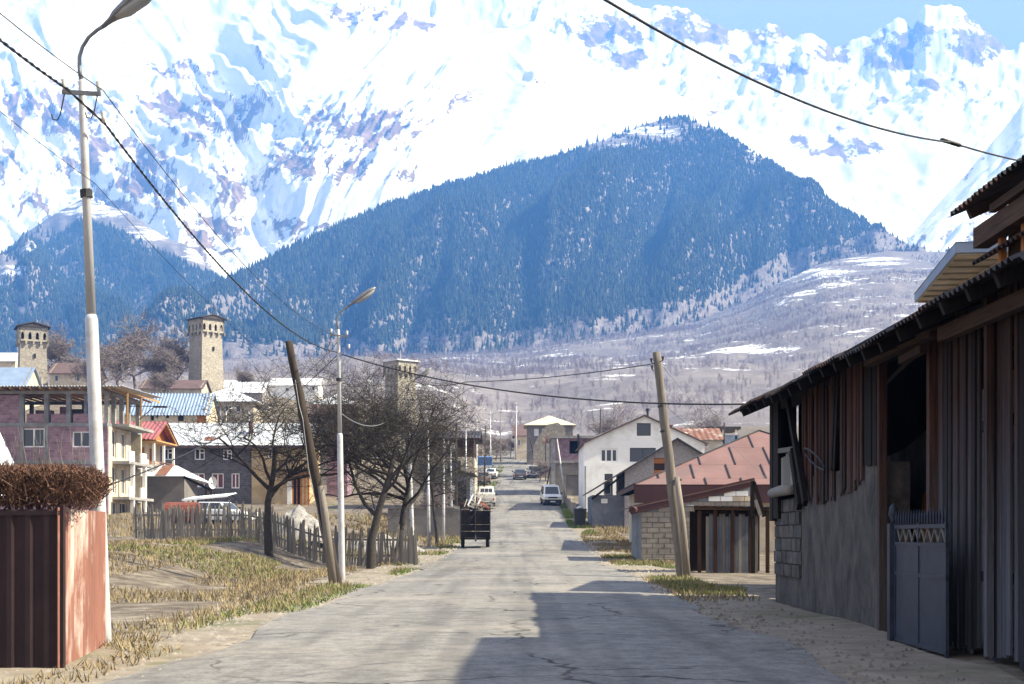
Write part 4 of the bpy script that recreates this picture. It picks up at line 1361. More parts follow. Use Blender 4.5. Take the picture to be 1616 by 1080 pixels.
# ------------------------------------------------------------ Svan towers
def tower(label, px_c, Y0, py_top, py_bot, width, rz, mat2=None, roof='gable', wins=True):
    p = P(px_c, py_bot, Y0)
    z0 = zgf(p.x, Y0) - 1.0
    t_ = thing('stone_tower', label, 'tower', (p.x, Y0, z0), rz, 'medieval stone towers')
    H = EYE + (HY - py_top) / F * Y0 - z0
    h = width / 2; ht = h * .9
    hb = H - width * .62
    m = MB()
    m.add([Vector((sx * h * (1.06 if z == 0 else .93), sy * h * (1.06 if z == 0 else .93), z)) for z in (0, hb) for sx, sy in ((-1, -1), (1, -1), (1, 1), (-1, 1))],
          [(0, 1, 5, 4), (1, 2, 6, 5), (2, 3, 7, 6), (3, 0, 4, 7)])
    m.build('shaft', M['tower'], t_)
    # crown with arched openings between corbels
    wc = h * 1.06; n = 4
    z1, z2 = hb, H - width * .08
    cr = MB()
    aw = wc * 2 / n * .42
    for (o, U) in (((-wc, -wc, z1), (1, 0, 0)), ((wc, -wc, z1), (0, 1, 0)), ((wc, wc, z1), (-1, 0, 0)), ((-wc, wc, z1), (0, -1, 0))):
        Hc = z2 - z1
        ops_ = []
        for i in range(n):
            c = (i + .5) * wc * 2 / n
            ops_ += [(c - aw / 2, c + aw / 2, Hc * .14, Hc * .52), (c - aw * .33, c + aw * .33, Hc * .52, Hc * .62)]
        wall(cr, o, U, 2 * wc, Hc, ops_, .35)
    cro = cr.build('battlement', M['tower'], t_)
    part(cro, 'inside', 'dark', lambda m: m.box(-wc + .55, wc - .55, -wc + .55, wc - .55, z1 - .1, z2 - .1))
    for k, (dx, dy) in enumerate(((0, -1), (1, 0), (0, 1), (-1, 0))):
        for i in range(n + 1):
            q = -wc + i * 2 * wc / n
            x, y = (q, dy * wc) if dx == 0 else (dx * wc, q)
            x = max(-wc, min(wc, x)); y = max(-wc, min(wc, y))
            part(cro, 'corbel', 'tower', lambda m: m.box(x - .16, x + .16, y - .16, y + .16, z1 - .55, z1 + .12))
    rr_ = wc + .35
    if roof == 'gable':
        s = width * .16
        rfm = MB()
        rfm.ngon_prism([Vector((-rr_, -rr_, z2)), Vector((rr_, -rr_, z2)), Vector((0, -rr_, z2 + s))], (0, 2 * rr_, 0))
        rfm.ngon_prism([Vector((-rr_ - .1, -rr_ - .15, z2 + .02)), Vector((0, -rr_ - .15, z2 + s + .02)), Vector((rr_ + .1, -rr_ - .15, z2 + .02)), Vector((rr_ + .1, -rr_ - .15, z2 + .2)), Vector((0, -rr_ - .15, z2 + s + .22)), Vector((-rr_ - .1, -rr_ - .15, z2 + .2))], (0, 2 * rr_ + .3, 0))
        rfm.build('roof', M['slate'], t_)
    else:
        part(t_, 'roof', roof, lambda m: (m.box(-rr_, rr_, -rr_, rr_, z2 + .005, z2 + .25), m.tube([(0, 0, z2 + .25), (0, 0, z2 + 2.6)], [.05, .02], 5)))
    if wins:
        for (x, y, z, n_) in ((h * .1, -h * 1.0, hb * .75, 0), (h * 1.0, h * .1, hb * .38, 1)):
            part(t_, 'slit_window', 'dark', lambda m: m.box(x - (.16 if n_ == 0 else .12), x + (.16 if n_ == 0 else .12), y - (.12 if n_ == 0 else .16), y + (.12 if n_ == 0 else .16), z - .4, z + .4))
    return t_


tower('middle stone tower with arched battlement and dark roof, tallest of the three', 325, 285, 503, 615, 4.9, R(44))
tower('leftmost stone tower with arched battlement and low gabled slate roof', 51, 270, 516, 605, 5.0, R(24))
tower('stone tower with white flat roof and mast behind the tangled bare trees', 632, 300, 569, 660, 4.9, R(40), roof='roof_white')
rb = tag(part(None, 'ruined_wall', 'rubble', lambda m: (m.box(-4, 1.5, 0, 1, -1, 4.4), m.box(1.5, 4.5, 0, 1, -1, 2.8))), 'rough rubble wall at the foot of the leftmost tower', 'wall')
rb.location = base_at(52, 255, -.5)

# ------------------------------------------------------------ beside the street, left
Y0 = 140.0
b = base_at(640, Y0); z0 = 3.6; b.z = z0
lb = thing('shop_house', 'beige street house with dark brown timber upper storey behind the row of poles', 'house', b, 0)
def ax_(px): return lx_(px, 640, Y0)
def az_(py): return lz_(py, Y0, z0)
W = ax_(749)
lops = [(ax_(706), ax_(727), az_(748) + 1, az_(728) + 1)]
m = MB()
wall(m, (0, 0, -1), (1, 0, 0), W, az_(722) + 1, lops, .25)
wall(m, (W, .25, -1), (0, 1, 0), 9, az_(722) + 1, (), .25)
m.build('wall', M['beige_wall'], lb)
window(lb, (0, 0, -1), (1, 0, 0), lops[0], 1, False, 'metal_dark', 'glass', .08, .1)
uops = [(ax_(a), ax_(b_), az_(713) - az_(721), az_(699) - az_(721)) for a, b_ in ((648, 655), (658, 663), (666, 671), (699, 704), (712, 720))]
m = MB()
wall(m, (0, .1, az_(721)), (1, 0, 0), W - .1, az_(690) - az_(721), uops, .2)
wall(m, (W - .1, .3, az_(721)), (0, 1, 0), 8.6, az_(690) - az_(721), (), .2)
m.build('upper_wall', M['timber'], lb)
for op in uops:
    window(lb, (0, .1, az_(721)), (1, 0, 0), op, 0, False, 'white', 'roof_white', .07, .06)
gable_x(lb, 'roof_dark', 0, W, 0, 8, az_(690), az_(676), .6, (.3, .04))
Y0 = 112.0
b = base_at(668, Y0)
z0 = b.z
ds = thing('metal_shed', 'dark blue grey sheet metal shed with sloping roof behind the pole row', 'shed', b, 0)
def ax_(px): return lx_(px, 668, Y0)
def az_(py): return lz_(py, Y0, z0)
m = MB()
W = ax_(745)
m.ngon_prism([Vector((0, 0, -.5)), Vector((W, 0, -.5)), Vector((W, 0, az_(752))), Vector((0, 0, az_(734)))], (0, 6, 0))
m.build('wall', M['blue_wall'], ds)
part(ds, 'roof', 'roof_dark', lambda m: sheet_corr(m, (-.3, -.5, az_(733) + .1), (W + .6, 0, az_(752) - az_(734)), (0, 7, 0), .25, .03))
part(ds, 'door', 'dark', lambda m: m.box(ax_(686), ax_(736), -.05, -.005, -.3, az_(760)))
part(ds, 'notice_board', 'white', lambda m: m.box(ax_(714), ax_(721), -.1, -.055, az_(776), az_(766)))
part(ds, 'corner_strip', 'roof_white', lambda m: m.box(W - .16, W + .02, -.06, .1, -.3, az_(753)))
# low plastered wall and gravel heap behind the picket fence
lw = tag(part(None, 'yard_wall', 'mottled', lambda m: (m.box(0, 5.2, 0, .3, -.6, 1.7), m.box(0, 5.2, -.05, .35, 1.7, 1.78))), 'low grey plastered yard wall behind the tangled trees', 'wall')
lw.location = base_at(612, 96, 0)
# ------------------------------------------------------------ the old barn on the right
BT, BS = 5.33, 15.0


def S3(t, s, z):
    return Vector((t + SX * s, s, z))


barn = thing('barn', 'long weathered timber barn with corrugated iron eaves along the right of the street', 'barn', S3(BT, BS, 0), -SX)


def bl(t, s, z):
    return Vector((t - BT, s - BS, z))


def s_of(px, t=BT):
    return F * t / (px - 839.0)


def z_of(py, s):
    return EYE + (HY - py) / F * s


rb_ = random.Random(3)
EAVE_T, EAVE_Z, PIT = 4.55, 4.22, .42
RIDGE_T = 9.4


def ez_(s):
    return EAVE_Z + .012 * max(0, s - 20) + .03 * math.sin(s * .9)


# corrugated roof sheets, one by one
s = 9.0
roofm_root = None
while s < 32.0:
    w = 1.12
    zz = ez_(s) + rb_.uniform(-.02, .02)
    m = MB()
    ov = rb_.uniform(-.08, .06)
    o = bl(EAVE_T + ov, s + w, zz + ov * PIT)
    sheet_corr(m, o, (0, -w - .06, rb_.uniform(-.015, .015)), (RIDGE_T - EAVE_T, 0, (RIDGE_T - EAVE_T) * PIT), .16, .022, .008)
    m.build('roof_sheet', M['roof_dark'], barn)
    s += w
part(barn, 'far_roof_slope', 'roof_dark', lambda m: sheet_corr(m, bl(RIDGE_T + 4.6, 9, EAVE_Z + .1), (0, 23.2, 0), (-4.6, 0, 4.6 * PIT + .02), .16, .022, .008))
# rafters and battens under the eaves
s = 9.4
while s < 32.0:
    zz = ez_(s) - .13
    part(barn, 'rafter', 'barn_d', lambda m: m.beam(bl(EAVE_T + .08, s, zz + .08 * PIT), bl(RIDGE_T, s, zz + (RIDGE_T - EAVE_T) * PIT), .1, .15))
    s += .95
for tt_ in (EAVE_T + .18, EAVE_T + .62):
    part(barn, 'batten', 'barn_d', lambda m: m.beam(bl(tt_, 9, EAVE_Z - .045 + (tt_ - EAVE_T) * PIT), bl(tt_, 32.0, ez_(32) - .045 + (tt_ - EAVE_T) * PIT), .08, .05))
part(barn, 'ridge_beam', 'barn_d', lambda m: m.beam(bl(RIDGE_T, 9, 6.0), bl(RIDGE_T, 32, 6.1), .2, .22))
# wall plates and beams
part(barn, 'wall_plate', 'barn_d', lambda m: m.beam(bl(BT + .12, 9.2, 4.32), bl(BT + .12, 31.9, 4.4), .2, .2))
part(barn, 'beam', 'timber_h', lambda m: m.beam(bl(5.16, 18.2, 4.22), bl(5.16, 21.8, 4.26), .14, .17))
part(barn, 'beam', 'timber_h', lambda m: m.beam(bl(5.18, 11.0, 4.02), bl(5.18, 17.95, 4.12), .12, .18))
part(barn, 'beam_end', 'timber', lambda m: m.beam(bl(5.1, 18.5, 4.02), bl(5.1, 19.6, 4.0), .1, .1))
part(barn, 'post', 'barn', lambda m: m.box(5.22 - BT, 5.3 - BT, 16.3 - BS, 16.42 - BS, .2, 4.4))


def plank(t, s0, s1, z0, z1, lean=0.0, mat='barn', th=.028, bow=0.0):
    m = MB()
    b_ = rb_.uniform(-.012, .012)
    za = z0 + rb_.uniform(-.02, .02); zb_ = z0 + rb_.uniform(-.02, .02)
    vs = [bl(t + b_, s0, za), bl(t + b_, s1, zb_), bl(t + b_ + bow, s1 + lean, z1), bl(t + b_ + bow, s0 + lean, z1)]
    m.ngon_prism(vs, (th, 0, 0))
    m.build('plank', M[mat], barn)


# near wall: grey weathered boards down to the ground
s = 11.2
while s < 18.72:
    w = rb_.uniform(.09, .16)
    if not (16.88 < s + w / 2 < 17.06):
        g = rb_.choice((.004, .008, .015, .03))
        plank(BT + (0 if rb_.random() < .7 else .03), s, min(s + w, 18.78), .12 + rb_.uniform(0, .12), 4.5, rb_.uniform(-.02, .02), 'barn')
        s += w + g
    else:
        s += w
part(barn, 'rail', 'barn_d', lambda m: [m.beam(bl(BT + .1, 11, z), bl(BT + .1, 18.8, z), .08, .12) for z in (1.1, 2.9)])
# posts of the open bay
part(barn, 'post', 'barn_r', lambda m: m.box(5.28 - BT, 5.4 - BT, 21.6 - BS, 21.74 - BS, 0, 4.5))
part(barn, 'post', 'barn_r', lambda m: m.box(5.26 - BT, 5.42 - BT, 18.8 - BS, 18.95 - BS, 0, 4.5))
# dark hanging panel beyond the bay
for i in range(5):
    s0 = 21.85 + i * .27
    plank(BT + .02, s0, s0 + .25, z_of(735, s0), 4.55, 0, 'barn_d')
# red-brown boards with torn lower edge
bot = [(1262, 783), (1270, 791), (1290, 794), (1320, 786), (1345, 771), (1360, 757)]
s = s_of(1360)
while s < s_of(1262):
    w = rb_.uniform(.085, .15)
    px = 839 + F * BT / (s + w / 2)
    if 1316 < px < 1323:
        # a slipped board leaning across the gap
        plank(BT - .02, s + .25, s + .37, 2.75, 4.45, -.34, 'barn_d')
        s += .23
        continue
    zb = z_of(float(ip(px, bot)), s) + rb_.uniform(-.04, .04)
    plank(BT + rb_.choice((0, 0, .025, .05)), s, s + w - rb_.choice((.004, .008, .02)), zb + rb_.choice((0, 0, 0, .12)), 4.5, rb_.uniform(-.03, .01), 'barn_r')
    s += w
# leaning props and the dark corner post
part(barn, 'prop', 'barn_d', lambda m: m.beam(bl(5.25, s_of(1243, 5.25), 4.4), bl(5.25, s_of(1271, 5.25), 2.2), .09, .17))
part(barn, 'prop', 'barn_d', lambda m: m.beam(bl(5.3, s_of(1250, 5.3), 3.3), bl(5.3, s_of(1262, 5.3), 2.15), .1, .22))
part(barn, 'corner_post', 'barn_d', lambda m: (m.box(-.05, .2, 31.2 - BS, 31.55 - BS, 1.9, 4.5), m.box(-.04, .02, 30.55 - BS, 31.15 - BS, 1.95, 4.5)))
# pale board panel and log in the far bay
for i in range(6):
    s0 = 28.95 + i * .27
    m = MB(); m.box(.03, .06, s0 - BS, s0 + .24 - BS, 2.62, 3.3 + .06 * math.sin(i))
    m.build('balustrade_board', M['wood_grey'], barn)
part(barn, 'balustrade_rail', 'wood_grey', lambda m: m.beam(bl(BT - .0, 28.85, 3.34), bl(BT - .0, 30.6, 3.4), .08, .1))
part(barn, 'log', 'wood_grey', lambda m: m.tube([bl(5.22, 28.6, 2.5), bl(5.22, 29.6, 2.52), bl(5.22, 30.9, 2.5)], [.1, .115, .1], 10), True)
# masonry below the boards
part(barn, 'plinth', 'plaster_dark', lambda m: (m.box(5.38 - BT, 5.8 - BT, 21.8 - BS, 28.3 - BS, -.3, 2.72), m.box(5.42 - BT, 5.8 - BT, 28.3 - BS, 31.6 - BS, -.3, 2.36)))
for r_ in range(6):
    zz = 2.34 - (r_ + 1) * .27
    s0 = 28.35 + (r_ % 2) * .21
    while s0 < 31.4:
        w = rb_.uniform(.38, .5)
        d_ = rb_.uniform(0, .03)
        m = MB(); m.obox(bl(5.36 + d_, s0, zz + .012), (.2, 0, 0), (0, min(w, 31.55 - s0) - .025, 0), (0, 0, .245))
        m.build('block', M['block_dark'], barn)
        s0 += w
# interior: broken plaster wall, boards leaning, back and end walls
m = MB()
pro = [(18.6, 3.75), (20, 3.62), (21.5, 3.45), (22.2, 3.36), (23, 3.22), (24, 3.05), (25.2, 2.98), (27.6, 2.9)]
pts = [bl(6.3, 18.6, -.2)] + [bl(6.3, a, z) for a, z in pro] + [bl(6.3, 27.6, -.2)]
m.ngon_prism(pts, (.3, 0, 0)); m.build('inner_wall', M['plaster_dark'], barn)
part(barn, 'leaning_board', 'wood_orange', lambda m: m.obox(bl(6.0, 22.1, .9), (.2, .0, 1.35), (0, .42, 0), (.03, 0, 0)))
part(barn, 'leaning_board', 'wood_new', lambda m: m.obox(bl(6.0, 21.2, .9), (.2, .0, 1.4), (0, .35, 0), (.03, 0, 0)))
part(barn, 'floor', 'dark', lambda m: m.box(.55, 8.4, 9.3 - BS, 31.2 - BS, -.25, .04))
s = 9.2
i = 0
while s < 31.8:
    w = .3
    part(barn, 'back_board', 'barn_d', lambda m: m.box(13.5 - BT, 13.53 - BT, s - BS, s + w - .004 - BS, 0, 4.5))
    s += w
t_ = 5.5
while t_ < 13.5:
    w = rb_.uniform(.16, .24)
    gap = .045 if 5.5 < t_ < 6.3 else .004
    part(barn, 'end_board', 'barn_d', lambda m: m.box(t_ - BT, t_ + w - gap - BT, 31.66 - BS, 31.69 - BS, .1, 4.3 + (min(t_, 18.8 - t_) - 4.7) * PIT))
    t_ += w
part(barn, 'near_end_wall', 'barn_d', lambda m: m.box(.05, 8.5, 9.2 - BS, 9.25 - BS, 0, 4.4))
part(barn, 'wire_coil', 'black', lambda m: m.tube([bl(5.2 - .04 * math.sin(a), 26.2 + .95 * math.cos(a), 3.0 + .13 * math.sin(a) + .2 * math.cos(a)) for a in [x * .449 for x in range(15)]], .018, 5, False))

# raised roof over the near part of the barn
ln = thing('raised_loft', 'raised loft with its own corrugated eaves standing above the near end of the barn', 'loft', S3(5.6, 16, 4.6), -SX)


def ll(t, s, z):
    return Vector((t - 5.6, s - 16, z - 4.6))


LP = .42
for i in range(8):
    s0 = 10.6 + i * 1.04
    part(ln, 'roof_sheet', 'roof_dark', lambda m: sheet_corr(m, ll(5.55 + rb_.uniform(-.04, .04), s0 + 1.06, 5.86 + rb_.uniform(-.012, .012)), (0, -1.08, 0), (3.6, 0, 3.6 * LP), .17, .026, .01))
part(ln, 'verge_rafter', 'timber_h', lambda m: m.beam(ll(5.75, 18.7, 5.82), ll(9, 18.7, 5.82 + 3.25 * LP), .1, .14))
part(ln, 'eave_beam', 'timber_h', lambda m: m.beam(ll(5.8, 10.5, 5.7), ll(5.8, 17.9, 5.7), .08, .1))
part(ln, 'tie_beam', 'timber_h', lambda m: m.beam(ll(5.92, 10.5, 5.5), ll(5.92, 18.75, 5.5), .2, .26))
for s0 in (18.05, 17.2, 16.35, 15.5, 14.6):
    part(ln, 'stud', 'wood_orange', lambda m: m.box(5.95 - 5.6, 6.03 - 5.6, s0 - 16, s0 + .1 - 16, .2, 1.25))
for s0 in (18.0, 17.15, 16.3, 15.45, 14.55):
    part(ln, 'panel', 'timber', lambda m: m.box(6.06 - 5.6, 6.09 - 5.6, s0 - .78 - 16, s0 + .02 - 16, .0, 1.3))
part(ln, 'end_panel', 'timber', lambda m: m.ngon_prism([ll(6.06, 18.06, 4.75), ll(9.2, 18.06, 4.75), ll(9.2, 18.06, 7.2), ll(6.06, 18.06, 5.92)], (0, .03, 0)))
part(ln, 'lower_eave', 'roof_dark', lambda m: sheet_corr(m, ll(5.85, 18.9, 5.2), (0, -8, 0), (.35, 0, .18), .17, .022, .008))

# neighbour's flat eaves rising behind the barn
nb = thing('neighbour_house', 'cream house with blue grey metal fascia and boarded soffit behind the barn roof', 'house', S3(10.9, 34, 0), -SX)


def nl(t, s, z):
    return Vector((t - 10.9, s - 34, z))


part(nb, 'fascia', 'fascia', lambda m: (m.beam(nl(9.9, 33.1, 8.28), nl(10.85, 40.2, 8.28), .05, .24), m.beam(nl(9.88, 33.1, 8.28), nl(15.5, 32.6, 8.28), .05, .24)))
part(nb, 'soffit', 'cream', lambda m: m.add([nl(9.9, 33.1, 8.17), nl(15.4, 32.6, 8.17), nl(16.4, 40, 8.17), nl(10.85, 40.2, 8.17), nl(9.9, 33.1, 8.22), nl(15.4, 32.6, 8.22), nl(16.4, 40, 8.22), nl(10.85, 40.2, 8.22)], [(3, 2, 1, 0), (4, 5, 6, 7), (0, 1, 5, 4), (1, 2, 6, 5), (2, 3, 7, 6), (3, 0, 4, 7)]))
part(nb, 'roof', 'fascia', lambda m: m.add([nl(9.86, 33.05, 8.41), nl(15.5, 32.55, 8.41), nl(16.5, 40.2, 8.41), nl(10.82, 40.3, 8.41), nl(13, 37, 9.2)], [(0, 1, 4), (1, 2, 4), (2, 3, 4), (3, 0, 4), (3, 2, 1, 0)]))
part(nb, 'wall', 'cream', lambda m: m.box(.3, 4.2, -.2, 5.5, -.3, 8.16))
for i in range(9):
    f = i / 8
    part(nb, 'soffit_board', 'beige_wall', lambda m: m.beam(nl(9.98 + .9 * f, 33.2 + 6.8 * f, 8.14), nl(11.3 + .6 * f, 33.1 + 6.8 * f, 8.14), .12, .03))

# iron gate in front of the open bay
gt = thing('iron_gate', 'blue grey spiked iron gate with lattice band in the barn opening', 'gate', S3(5.0, 18.6, 0), -SX)
ga, gb = -1.5, .95
part(gt, 'frame', 'gate_metal', lambda m: [m.box(-.02, .02, ga, gb, z, z + .05) for z in (.15, 1.05, 1.45, 1.68)] + [m.box(-.02, .02, y, y + .05, .1, 1.75) for y in (ga, (ga + gb) / 2, gb - .05)])
part(gt, 'sheet', 'gate_metal', lambda m: m.box(-.006, .006, ga + .05, gb - .05, .2, 1.45))
for i in range(19):
    y = ga + .06 + i * (gb - ga - .12) / 18
    part(gt, 'spike', 'gate_metal', lambda m: m.tube([(0, y, 1.73), (0, y, 1.84), (0, y, 1.93)], [.012, .018, .002], 5))
part(gt, 'lattice', 'wood_grey', lambda m: [m.beam((.0, ga + .08 + i * .15, 1.5 + (.18 if i % 2 else 0)), (.0, ga + .23 + i * .15, 1.5 + (0 if i % 2 else .18)), .02, .02) for i in range(15)])
gp = part(gt, 'gate_post', 'gate_metal', lambda m: m.box(-.07, .07, gb + .03, gb + .17, -.1, 1.75))
part(gp, 'finial', 'gate_metal', lambda m: m.tube([(0, gb + .1, 1.75), (0, gb + .1, 1.8), (0, gb + .1, 1.88), (0, gb + .1, 1.98), (0, gb + .1, 2.04)], [.05, .035, .075, .05, .004], 10), True)

# ------------------------------------------------------------ lean-to sheds between barn and red roof
Y0 = 50.0
b = base_at(1098, Y0); z0 = b.z
ws = thing('woodshed', 'low woodshed with bent metal sheet roof beside the barn corner', 'shed', b, 0)
def ax_(px): return lx_(px, 1098, Y0)
def az_(py): return lz_(py, Y0, z0)
part(ws, 'roof', 'sheet_dull', lambda m: sheet_corr(m, (-.12, -.4, az_(798)), (ax_(1212) + .2, 0, -.05), (0, 2.4, .05), .3, .008))
part(ws, 'beam', 'timber_h', lambda m: m.beam((-.1, -.25, az_(801)), (ax_(1212), -.25, az_(803)), .1, .16))
part(ws, 'beam', 'barn_d', lambda m: m.beam((-.05, -.1, az_(806)), (ax_(1212), -.1, az_(808)), .1, .18))
part(ws, 'back_wall', 'barn_d', lambda m: m.box(0, ax_(1212), 1.7, 1.76, -.1, az_(806)))
for i, px in enumerate((1100, 1125, 1152, 1180, 1207)):
    part(ws, 'post', 'timber', lambda m: m.box(ax_(px), ax_(px) + .12, -.25, -.13, -.2, az_(806)))
for i in range(16):
    part(ws, 'board', 'blue_wall' if i % 5 else 'wood_grey', lambda m: m.box(ax_(1114) + i * .115, ax_(1114) + i * .115 + .105, -.02, .0, 0, az_(811) - .1 * (i % 3 == 0)))
for (a, b_, mt) in (((1183, 818), (1184, 760), 'barn_d'), ((1202, 816), (1186, 762), 'barn_d'), ((1196, 814), (1188, 790), 'wood_grey')):
    part(ws, 'prop', mt, lambda m: m.beam((ax_(a[0]), -.5, az_(a[1])), (ax_(b_[0]), -.5, az_(b_[1])), .12, .12))
part(ws, 'prop', 'barn_d', lambda m: m.box(ax_(1182), ax_(1182) + .12, -.56, -.44, -.2, az_(816)))

Y0 = 62.0
b = base_at(1012, Y0); z0 = b.z
an = thing('block_annex', 'block walled annex with maroon sloping verge in front of the red roof', 'annex', b, 0)
def ax_(px): return lx_(px, 1012, Y0)
def az_(py): return lz_(py, Y0, z0)
Wn = ax_(1184)
m = MB()
m.ngon_prism([Vector((0, .06, -.4)), Vector((Wn, .06, -.4)), Vector((Wn, .06, az_(764))), Vector((0, .06, az_(802)))], (0, 5, 0))
m.build('wall', M['concrete_d'], an)
slope_ = (az_(764) - az_(802)) / Wn
rowh = .23
r_ = 0
while True:
    zz = -.1 + r_ * rowh
    if zz > az_(766):
        break
    x = -.3 + (r_ % 2) * .27
    while x < Wn - .1:
        w = rb_.uniform(.5, .56)
        xa, xb = max(x, 0), min(x + w, Wn)
        if xb - xa > .1 and zz + rowh < az_(802) + slope_ * xa - .05:
            white = zz > az_(798) and xa > ax_(1078)
            m = MB(); m.box(xa + .012, xb - .012, rb_.uniform(.0, .02), .1, zz + .012, zz + rowh - .008)
            m.build('brick', M['cream' if white and rb_.random() < .35 else ('white_wall' if white else 'brick_light')], an)
        x += w
    r_ += 1
part(an, 'verge_board', 'maroon', lambda m: m.beam((-.5, -.05, az_(803) - .08), (Wn + .2, -.05, az_(760) - .02), .06, .36))
part(an, 'roof', 'roof_brown', lambda m: sheet_flat(m, (-.6, -.1, az_(800) - .05), (Wn + .8, 0, slope_ * (Wn + .8)), (0, 5.2, 0), .05))
part(an, 'gutter_roll', 'maroon', lambda m: m.tube([(-.42, -.35, az_(806)), (-.15, .4, az_(802))], [.16, .16], 12))
part(an, 'vent', 'dark', lambda m: m.box(ax_(1160), ax_(1166), -.01, .05, az_(774), az_(768)))

# ------------------------------------------------------------ red-roofed house
Yc_, tc_, hw = 82.5, 13.2, 7.55
rh_ = thing('red_roof_house', 'cream house under a broad faded red hipped sheet roof with dark seams', 'house', S3(tc_, Yc_, .6), -SX)
ze_, zr_ = 3.62, 7.0
shell(rh_, 'cream', -hw + .5, hw - .5, -hw + .5, hw - .5, -.8, ze_ - .1, lops=[(11.2 - 1.5 * i, 11.5 - 1.5 * i, 2.0, 3.6) for i in range(5)])
part(rh_, 'inside', 'dark', lambda m: m.box(-hw + .9, hw - .9, -hw + .9, hw - .9, -.7, ze_ - .3))
eo = hw + .25
sl_h = zr_ - ze_
for face in range(4):
    rot = Matrix.Rotation(face * math.pi / 2, 4, 'Z')
    rows_ = [0, .1, .34, .66, 1.0]
    for j in range(4):
        v0, v1 = rows_[j], rows_[j + 1]
        pw = 1.9
        n_ = int(math.ceil(2 * eo / pw))
        off = (.55 if j % 2 else 0)
        u = -eo - off
        while u < eo:
            ua, ub = u, u + pw
            u += pw
            # clip the panel by the hip lines
            def cl(uu, v):
                lim = eo * (1 - v)
                return max(-lim, min(lim, uu))
            q = [(cl(ua, v0), v0), (cl(ub, v0), v0), (cl(ub, v1), v1), (cl(ua, v1), v1)]
            if q[1][0] - q[0][0] < .05:
                continue
            dz = .006 * (j + 1) + rb_.uniform(0, .006)
            pts = [Vector((a, -eo * (1 - v), ze_ + sl_h * v + dz)) for a, v in q]
            if (pts[2] - pts[3]).length < 1e-4:
                pts = pts[:3]
            m = MB()
            m.ngon_prism([rot @ p for p in pts], (0, 0, .012))
            m.build('roof_panel', M['roof_pink'], rh_)
            if face in (0, 3) and abs(ub) < eo * (1 - v0) - .1:
                vt = min(v1, 1 - abs(ub) / eo)
                a_ = Vector((ub, -eo * (1 - v0), ze_ + sl_h * v0 + .06)); b_ = Vector((ub, -eo * (1 - vt), ze_ + sl_h * vt + .06))
                part(rh_, 'roof_seam', 'metal_dark', lambda m: m.beam(rot @ a_, rot @ b_, .06, .07))
part(rh_, 'hip_cap', 'roof_dark', lambda m: [m.beam((sx * eo, sy * eo, ze_ + .06), (0, 0, zr_ + .06), .14, .05) for sx, sy in ((-1, -1), (-1, 1), (1, -1), (1, 1))])
part(rh_, 'fascia', 'maroon', lambda m: (m.box(-eo, eo, -eo - .02, -eo + .02, ze_ - .95, ze_ - .03), m.box(-eo - .02, -eo + .02, -eo + .04, eo, ze_ - .22, ze_ - .02)))
for i in range(24):
    y = -eo + .2 + i * .64
    part(rh_, 'rafter_tail', 'barn_d', lambda m: m.box(-eo + .03, -hw + .6, y, y + .08, ze_ - .16, ze_ - .06))

# ------------------------------------------------------------ grey gabled house
Y0 = 110.0
b = S3(7.2, Y0, 0); b.z = 1.7
z0 = b.z
gg = thing('pebble_dash_house', 'grey pebble dash house with dark gable roof in front of the white house', 'house', b, 0)
X0 = b.x
def ax_(px): return (px - CX) / F * Y0 - X0
def az_(py): return lz_(py, Y0, z0)
xa, xr = 0.0, 8.4
xm_ = ax_(1068)
zap = az_(694)
sl_ = (az_(694) - az_(744)) / (xm_ - 0)
m = MB()
op = (ax_(1032), ax_(1049), az_(746), az_(723))
H0 = az_(752)
wall(m, (0, 0, -1), (1, 0, 0), xr, H0 + 1, [(op[0], op[1], op[2] + 1, H0 + 1)] if op[2] < H0 else [], .25)
m.ngon_prism([Vector((0, 0, H0)), Vector((op[0], 0, H0)), Vector((op[0], 0, zap - (xm_ - op[0]) * sl_)), Vector((0, 0, az_(744)))], (0, .25, 0))
m.ngon_prism([Vector((op[0], 0, op[3])), Vector((op[1], 0, op[3])), Vector((op[1], 0, zap - (xm_ - op[1]) * sl_)), Vector((op[0], 0, zap - (xm_ - op[0]) * sl_))], (0, .25, 0))
m.ngon_prism([Vector((op[1], 0, H0)), Vector((xr, 0, H0)), Vector((xr, 0, zap - (xr - xm_) * sl_)), Vector((xm_, 0, zap)), Vector((op[1], 0, zap - (xm_ - op[1]) * sl_))], (0, .25, 0))
wall(m, (0, 9, -1), (0, -1, 0), 8.7, az_(744) + 1, (), .25)
m.build('wall', M['grey_wall'], gg)
bd = part(gg, 'boarded_window', 'dark', lambda m: m.box(op[0], op[1], .12, .16, op[2] - .3, op[3]))
for i in range(3):
    part(bd, 'board', 'wood_orange' if i != 1 else 'timber', lambda m: m.box(op[0] + .02, op[1] - .02, .05, .1, op[3] - .42 - i * .45, op[3] - .04 - i * .45))
xl = ax_(929)
m = MB()
sheet_flat(m, (xl, 9.3, zap - (xm_ - xl) * sl_ + .12), (0, -9.8, 0), (xm_ - xl, 0, (xm_ - xl) * sl_), .1)
sheet_flat(m, (ax_(1135), -.5, zap - (ax_(1135) - xm_) * sl_ + .12), (0, 9.8, 0), (xm_ - ax_(1135), 0, (ax_(1135) - xm_) * sl_), .1)
m.build('roof', M['roof_dark'], gg)
part(gg, 'porch_wall', 'blue_wall', lambda m: m.box(ax_(936), -.01, 1.0, 8, -1.2, az_(781)))
window(gg, (0, 1.0, 0), (1, 0, 0), (ax_(950), ax_(960), az_(794), az_(787)), 0, False, 'white', 'roof_white', .12, -.08)
window(gg, (0, 1.6, 0), (1, 0, 0), (ax_(955), ax_(967), az_(780), az_(757)), 0, False, 'white', 'glass', .08, 0, 'door')
